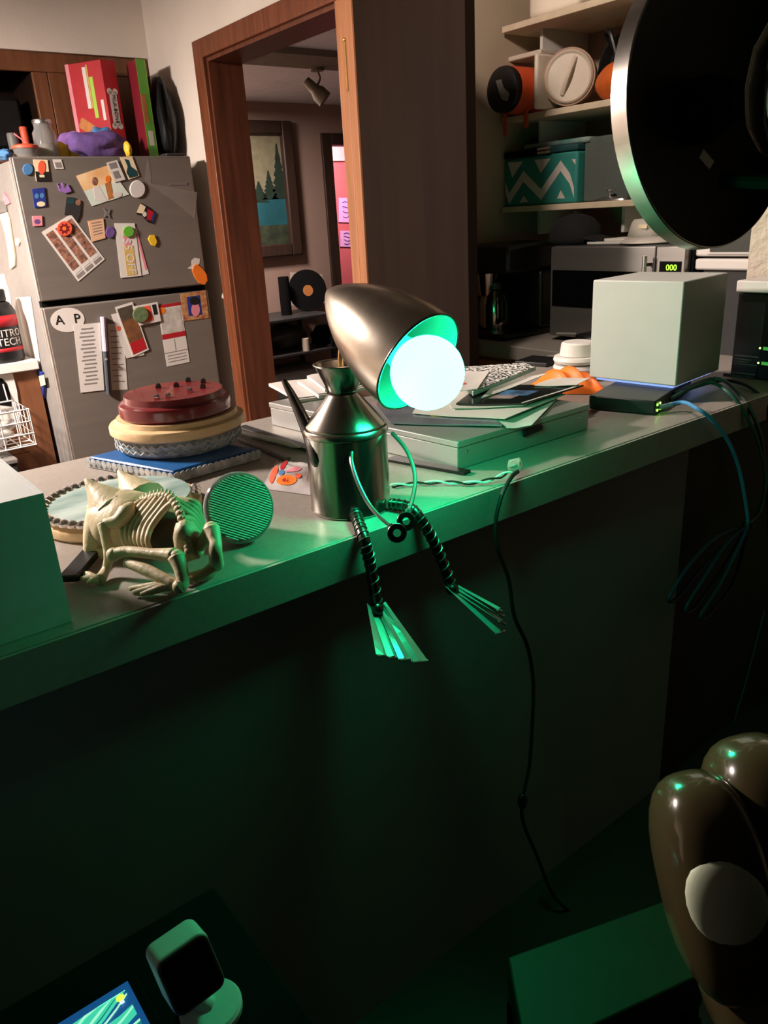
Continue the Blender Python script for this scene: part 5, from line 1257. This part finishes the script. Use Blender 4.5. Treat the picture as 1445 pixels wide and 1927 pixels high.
lc2 = Vector((TX + .0, W(1147, 366, x=TX).y, SZ)); 
ldd = thing('pot_lid', 'steel pot lid with a knob lying on the lowest shelf', 'pot lid', lc2)
build('lid_disc', B().lathe([(0, .014), (.03, .012), (.062, .005), (.066, 0), (0, 0)], lc2, seg=32, sx=.26), 'brushed_steel', ldd, smooth=True)
build('knob', B().lathe([(.004, .013), (.004, .026), (.012, .030), (.012, .034), (0, .036)], lc2, seg=14), 'brushed_steel', ldd, smooth=True)
# middle shelf
S2 = 1.7245
jc = W(955, 163, x=2.21); JR = .073
jc.z = max(jc.z, S2 + JR + .001); jc.y = min(jc.y, 2.172 - JR)
jg = thing('orange_jug', 'orange insulated jug with a black end lying on the middle shelf', 'jug', (2.35, jc.y, S2))
jo = Vector((2.155, jc.y - .02, S2 + JR + .001))
build('jug_body', B().lathe([(0, 0), (JR * .96, 0), (JR, .008), (JR, .22), (JR * .9, .235), (0, .24)], jo + Vector((.03, 0, 0)), (1, 0, 0), 32), mat('jug_orange', (200, 78, 40), .5), jg, smooth=True)
build('jug_end', B().lathe([(0, -.004), (JR * .7, -.004), (JR * .96, .004), (JR * 1.0, .016), (JR * .98, .0295), (0, .0295)], jo, (1, 0, 0), 32), 'black_plastic', jg, smooth=True)
build('end_badge', B().prism([W(u, v, x=jo.x - .0048) for (u, v) in [(933, 152), (943, 149), (948, 165), (959, 176), (955, 191), (944, 187), (938, 170)]], (-.001, 0, 0)), 'mid_grey', jg)
for (dy, lo_) in ((-.04, -.045), (.06, -.06)):
    yy = jo.y + dy
    build('strap', B().tube(smooth_path([(2.29, yy, S2 + .02), (2.245, yy, S2 + .012), (2.238, yy, S2 - .01), (2.236, yy - .004, S2 + lo_)], 4), .010, 8, flat=.35), MATS['jug_orange'], jg, smooth=True)
wc = W(1070, 148, x=2.26); WR = .085
wc.z = S2 + WR + .002
wp = thing('white_pot', 'white lidded pot lying on its side on the middle shelf', 'pot', (2.35, wc.y, S2))
wa = Vector((-.85, -.50, 0)).normalized()
potm = mat('pot_cream', (206, 190, 172), .5, var=.03)
build('pot_wall', B().lathe([(0, -.10), (WR * .8, -.10), (WR * .97, -.09), (WR, 0), (WR * .93, .0), (WR * .9, -.015), (0, -.016)], wc, wa, 36), mat('pot_tan', (150, 112, 84), .5), wp, smooth=True)
build('pot_cover', B().lathe([(0, .004), (WR * .78, .004), (WR * .86, .010), (WR * .92, .004), (WR * .92, -.012), (0, -.0145)], wc, wa, 36), potm, wp, smooth=True)
sdv = wa.cross(Vector((0, 0, 1))).normalized()
build('cover_handle', B().tube(smooth_path([wc + wa * .005 + Vector((0, 0, .055)) - sdv * .02, wc + wa * .022 + Vector((0, 0, .0)), wc + wa * .005 - Vector((0, 0, .05)) + sdv * .02], 5), .008, 8), potm, wp, smooth=True)
tp = W(1030, 150, x=2.235)
tag(build('white_tray', B().box((2.19, tp.y + .006, S2 + .001), (2.40, tp.y + .022, S2 + .165)), potm, bevel=.008), 'white tray standing upright between the orange jug and the pot', 'tray')
tb_ = W(980, 106, x=2.30)
bh = tag(build('white_rail', B().box((2.30, tb_.y - .09, max(tb_.z - .008, jo.z + JR + .0022)), (2.40, tb_.y + .085, max(tb_.z - .008, jo.z + JR + .0022) + .016)), potm, bevel=.004), 'flat white lid lying on the orange jug', 'lid')
bz_ = W(1140, 112, x=2.33)
blk = thing('black_pan', 'black pan handle standing behind the white pot', 'pan', (2.42, bz_.y, S2))
build('pan_body', B().lathe([(0, 0), (.09, .0), (.11, .03), (.105, .03), (.085, .006), (0, .006)], (2.47, bz_.y + .0, S2 + .112), (-1, -.1, 0), 28), 'black_plastic', blk, smooth=True)
build('pan_handle', B().tube(smooth_path([(2.42, bz_.y + .02, S2 + .15), (2.36, bz_.y + .025, S2 + .20), (2.34, bz_.y - .005, S2 + .20), (2.35, bz_.y - .03, S2 + .12)], 5), .008, 8), 'black_plastic', blk, smooth=True)
og_ = W(1150, 175, x=2.30)
lump('orange_gourd', 'orange squash on the middle shelf beside the dish lamp', 'squash', (2.32, og_.y - .02, S2 + .055), (.065, .085, .06), mat('squash', (200, 92, 30), .5, var=.15), .1, 1.5, zmin=S2)
# top shelf
S3 = 2.0075
ty = W(1040, 14, x=2.28)
tub = thing('white_tub', 'white moulded tub on the topmost shelf', 'tub', (2.4, ty.y, S3))
yA, yB = W(992, 15, x=2.28).y, W(1090, 5, x=2.28).y
build('tub_body', B().box((2.28, yB, S3), (2.54, yA, S3 + .09)), potm, tub, bevel=.02, bseg=3)
build('tub_rim', B().box((2.272, yB - .008, S3 + .0905), (2.548, yA + .008, S3 + .102)), potm, tub, bevel=.005)
# ================================================================ dish lamp hanging at the top right
dcn = Vector((1.140, .675, 1.540)); PR_ = .1895
dn_ = Vector((-.074, -.993, .093)).normalized()
dl = thing('dish_lamp', 'hanging round lamp with a black dish and brushed steel rim', 'pendant lamp', (dcn.x, dcn.y, dcn.z))
bd = .027
build('rim_band', B().lathe([(PR_ * 1.004, .0), (PR_ * 1.012, -.002), (PR_ * 1.012, -bd), (PR_ * .99, -bd - .004)], dcn, dn_, 96), mat('rim_steel', (206, 200, 194), .25, metal=1.0, var=.1, scale=20), dl, smooth=True, solid=.0012)
blk_in = mat('dish_black', (7, 7, 7), .75, var=.1)
build('dish', B().lathe([(PR_ * 1.003, .0), (PR_ * .96, -.010), (PR_ * .6, -.035), (PR_ * .2, -.045), (0, -.046)], dcn, dn_, 72), blk_in, dl, smooth='all')
build('dish_back', B().lathe([(PR_ * .99, -bd - .003), (PR_ * .7, -.065), (PR_ * .25, -.095), (0, -.10)], dcn, dn_, 72), 'dark_grey', dl, smooth='all')
build('lamp_socket', B().lathe([(0, -.044), (.045, -.044), (.045, -.01), (.030, .02), (.026, .035), (0, .035)], dcn, dn_, 28), 'black_matte', dl, smooth=True)
gb = dcn + dn_ * .112
zax = Vector((.06, 0, 1)).normalized()
glb = build('glass_bulb', B().lathe([(.018, -.090), (.034, -.078), (.055, -.045), (.062, 0), (.058, .045), (.040, .082), (.020, .098), (0, .102)], gb, zax, 32), mat('clear_bulb', (240, 244, 240), .02, trans=1.0, ior=1.15, var=0), dl, smooth='all', solid=.001)
build('bulb_base', B().lathe([(0, -.118), (.016, -.118), (.018, -.1005), (.018, -.0905), (0, -.0905)], gb, zax, 20), mat('base_glass', (120, 140, 110), .3), glb, smooth=True)
build('lamp_arm', B().tube([gb - zax * .118, gb - zax * .10 - dn_ * .09], .010, 10), 'black_matte', dl, smooth=True)
fx_ = dn_; fy_ = zax.cross(fx_).normalized()
for k in range(4):
    a = PI * k / 2 + .5; w_ = fx_ * math.cos(a) + fy_ * math.sin(a)
    build('filament', B().tube(smooth_path([gb - zax * .075 + w_ * .010, gb - zax * .02 + w_ * .030, gb + zax * .04 + w_ * .026, gb + zax * .075], 5), .0013, 6), 'cream', glb, smooth=True)
def in_dish(u, v):
    q = (RIGHT * ((u - PCX) / FPX) + DOWN * ((v - PCY) / FPX) + FWD)
    o_ = dcn - dn_ * .022
    return EYE + q * ((o_ - EYE).dot(dn_) / q.dot(dn_))
build('paper_tag', B().prism([in_dish(u, v) for (u, v) in ((1323, 281), (1343, 304), (1334, 319), (1315, 297))], dn_ * .0008), 'white_paper', dl)
ck = dcn - dn_ * .099
build('hanger', B().tube(smooth_path([ck, ck - dn_ * .03 + Vector((0, 0, .03)), ck - dn_ * .03 + Vector((0, 0, .2)), ck - dn_ * .03 + Vector((0, 0, 2.41 - ck.z))], 5), .006, 8), 'black_plastic', dl, smooth=True)
build('ceiling_cup', B().lathe([(0, 0), (.05, 0), (.045, -.02), (.012, -.03), (0, -.03)], ck - dn_ * .03 + Vector((0, 0, 2.418 - ck.z)), seg=24), 'black_plastic', dl, smooth=True)
# ================================================================ desk in the foreground
DZ = .69
dk_ = thing('desk', 'black desk just below the picture carrying tablet and camera', 'desk', (.0, .4, 0))
build('desk_top', B().box((-.6, -.3, DZ - .025), (.24, .70, DZ)), 'desk_black', dk_, bevel=.003)
for (x, y) in ((-.58, -.28), (.19, -.28), (-.58, .64), (.19, .64)):
    build('desk_leg', B().box((x, y, 0), (x + .04, y + .04, DZ - .0255)), 'black_matte', dk_)
# smart camera
bs0 = W(398, 1902, z=DZ); bs0.z += .0005
k0 = D(359, 1832, (bs0 - EYE).dot(FWD) - .035)
hd_ = Vector((EYE.x - k0.x + .13, EYE.y - k0.y + .0, 0)).normalized()
cn_ = (hd_ * math.cos(.36) + Vector((0, 0, math.sin(.36)))).normalized()
cz = Vector((0, 0, 1)) - cn_ * cn_.z; cz.normalize(); cx_ = cz.cross(cn_).normalized()
if cx_.dot(RIGHT) < 0: cx_ = -cx_
ta = math.radians(6)
X_ = cx_ * math.cos(ta) + cz * math.sin(ta); Z_ = -cx_ * math.sin(ta) + cz * math.cos(ta)
def rr(c, hw, hh, r, n=6):
    out = []
    for (sx_, sz_, a0) in ((1, 1, 0), (-1, 1, PI / 2), (-1, -1, PI), (1, -1, 1.5 * PI)):
        for k in range(n + 1):
            a = a0 + PI / 2 * k / n
            out.append(c + X_ * (sx_ * (hw - r) + r * math.cos(a)) + Z_ * (sz_ * (hh - r) + r * math.sin(a)))
    return out
sc1 = thing('smart_camera', 'small rounded square white camera with a black face on the desk', 'camera', bs0)
wm = mat('camera_white', (210, 212, 210), .5, var=.02)
build('shell', B().prism(rr(k0 - cn_ * .038, .0268, .0305, .010), cn_ * .038), wm, sc1, bevel=.003, bseg=3)
build('bezel', B().prism(rr(k0 + cn_ * .0003, .0262, .0299, .010), cn_ * .003), 'mid_grey', sc1, bevel=.001)
build('face', B().prism(rr(k0 + cn_ * .0036, .0230, .0266, .008), cn_ * .001), mat('face_black', (3, 3, 3), .5, spec=.2), sc1)
build('stand_stem', B().tube(smooth_path([k0 - cn_ * .03 - Z_ * .029, (k0 - cn_ * .03 - Z_ * .04).lerp(bs0, .3), bs0 + Vector((0, 0, .006))], 5), .009, 12), wm, sc1, smooth=True)
build('stand_base', B().lathe([(0, .010), (.028, .009), (.031, .006), (.031, 0), (0, 0)], bs0, seg=32), wm, sc1, smooth=True)
# tablet with a lit screen
T0 = W(240, 1846, z=DZ + .010)
tx_ = Vector((1, 0, 0)); tn = Vector((0, 0, 1)); ty_ = Vector((0, 1, 0))
sw, shh = .20, .13
def tp_(s, t, e=0): return T0 - tx_ * (sw * (1 - s)) - ty_ * (shh * (1 - t)) + tn * e
tbl = thing('tablet', 'tablet with a bright teal and blue wallpaper lying on the desk', 'tablet', tp_(.5, 0))
def tq(s0, s1, t0, t1, e): return [tp_(s0, t0, e), tp_(s1, t0, e), tp_(s1, t1, e), tp_(s0, t1, e)]
build('frame', B().prism(tq(-.05, 1.05, -.06, 1.07, -.008), tn * .0075), 'black_matte', tbl, bevel=.002)
def emat(n, c, e): return mat(n, c, .5, emit=tuple(lin(k) for k in c), estr=e, var=.0)
sm = emat('screen_blue', (24, 78, 140), .75)
scn = build('screen', B().prism(tq(0, 1, 0, 1, -.0004), tn * .0006), sm, tbl)
wav = emat('screen_teal', (70, 200, 170), .9); wlt = emat('screen_light', (170, 236, 205), .95); wdk = emat('screen_deep', (20, 130, 130), .8)
def wave(off, th_, m, e):
    n = 14; tp0 = []; bt0 = []
    for k in range(n + 1):
        s = k / n * .97; base = off + .45 * s ** 1.6 + .05 * math.sin(s * 9 + off * 8)
        tp0.append((s, min(max(base + th_ * (1 - s * .7), 0), .93))); bt0.append((s, min(max(base, 0), .93)))
    for k in range(n):
        q = [tp_(*bt0[k], e), tp_(*bt0[k + 1], e), tp_(*tp0[k + 1], e), tp_(*tp0[k], e)]
        b.prism(q, tn * .0003)
for i, (off, th_, m) in enumerate(((.50, .40, wav), (.56, .06, wlt), (.64, .05, wlt), (.30, .30, wav), (.36, .05, wlt), (.46, .05, wlt), (.52, .03, wdk), (.18, .14, wdk), (.22, .06, wlt), (.05, .12, wav), (.10, .04, wlt))):
    b = B(); wave(off, th_, m, .0004 + .0002 * i); build('wallpaper_wave', b, m, scn)
build('bulb_icon', B().prism([tp_(.935 + .022 * math.cos(a * PI / 8), .88 + .032 * math.sin(a * PI / 8), .0025) for a in range(16)], tn * .0003), emat('icon_yellow', (235, 235, 90), 1.0), scn)
build('icon_base', B().prism([tp_(.925, .82, .0025), tp_(.945, .82, .0025), tp_(.945, .85, .0025), tp_(.925, .85, .0025)], tn * .0003), emat('icon_white', (220, 235, 250), 1.0), scn)
# glossy figure and the things beside it
vm = mat('vinyl_brown', (60, 52, 33), .22, var=.2, scale=7, coat=.5)
fg = thing('glossy_figure', 'glossy brown rounded figure with a pale oval spot in the lower right corner', 'figure', D(1400, 1900, .60))
fb = B()
def lobe(u, v, d, r, rot, dp=.0): fb.ball(D(u, v, d), r, 28, 20, rot, dp, 2)
MR = Matrix(((RIGHT.x, DOWN.x, FWD.x), (RIGHT.y, DOWN.y, FWD.y), (RIGHT.z, DOWN.z, FWD.z)))
def mr(a): return MR @ Matrix.Rotation(a, 3, 'Z')
build('front_lobe', B().superball(D(1345, 1665, .62), (.041, .090, .045), mr(-.22), .7), vm, fg, smooth='all')
build('rear_lobe', B().superball(D(1452, 1585, .64), (.046, .088, .05), mr(-.22), .7), vm, fg, smooth='all')
build('foot_base', B().superball(D(1450, 1850, .645), (.056, .062, .05), mr(-.3), .75), vm, fg, smooth='all')
build('pale_spot', B().ball(D(1368, 1695, .582), (.030, .037, .012), 24, 16, mr(-.45)), mat('spot_cream', (176, 184, 160), .55, var=.04), fg, smooth='all')
# green box and the low table that carries it
gtop = .56
gq = [W(955, 1800, z=gtop), W(1262, 1690, z=gtop), W(1330, 1830, z=gtop), W(990, 1990, z=gtop)]
gm_ = sum(gq, Vector()) / 4
gb_ = thing('green_box', 'dark green flat box lying in the dark foreground', 'box', (gm_.x, gm_.y, gtop - .06))
build('box_body', B().prism([p + Vector((0, 0, -.0125)) for p in gq], (0, 0, -.045)), mat('dark_green', (6, 46, 20), .6, var=.15), gb_, bevel=.004)
build('box_lid', B().prism([p + Vector((0, 0, -.012)) for p in gq], (0, 0, .012)), MATS['dark_green'], gb_, bevel=.003)
st_ = thing('side_table', 'dark low table under the green box at the lower right', 'table', (gm_.x, gm_.y, 0))
tq_ = [gm_ + (p - gm_) * .97 for p in gq] 
build('table_top', B().prism([Vector((p.x, p.y, gtop - .0580)) for p in tq_], (0, 0, -.02)), 'black_matte', st_)
for p in tq_:
    q = gm_ + (p - gm_) * .85
    build('table_leg', B().box((q.x - .015, q.y - .015, 0), (q.x + .015, q.y + .015, gtop - .0785)), 'black_matte', st_)
pv = [W(1278, 1835, z=.50), W(1296, 1828, z=.50), W(1312, 1850, z=.50), W(1292, 1950, z=.50), W(1278, 1950, z=.50)]
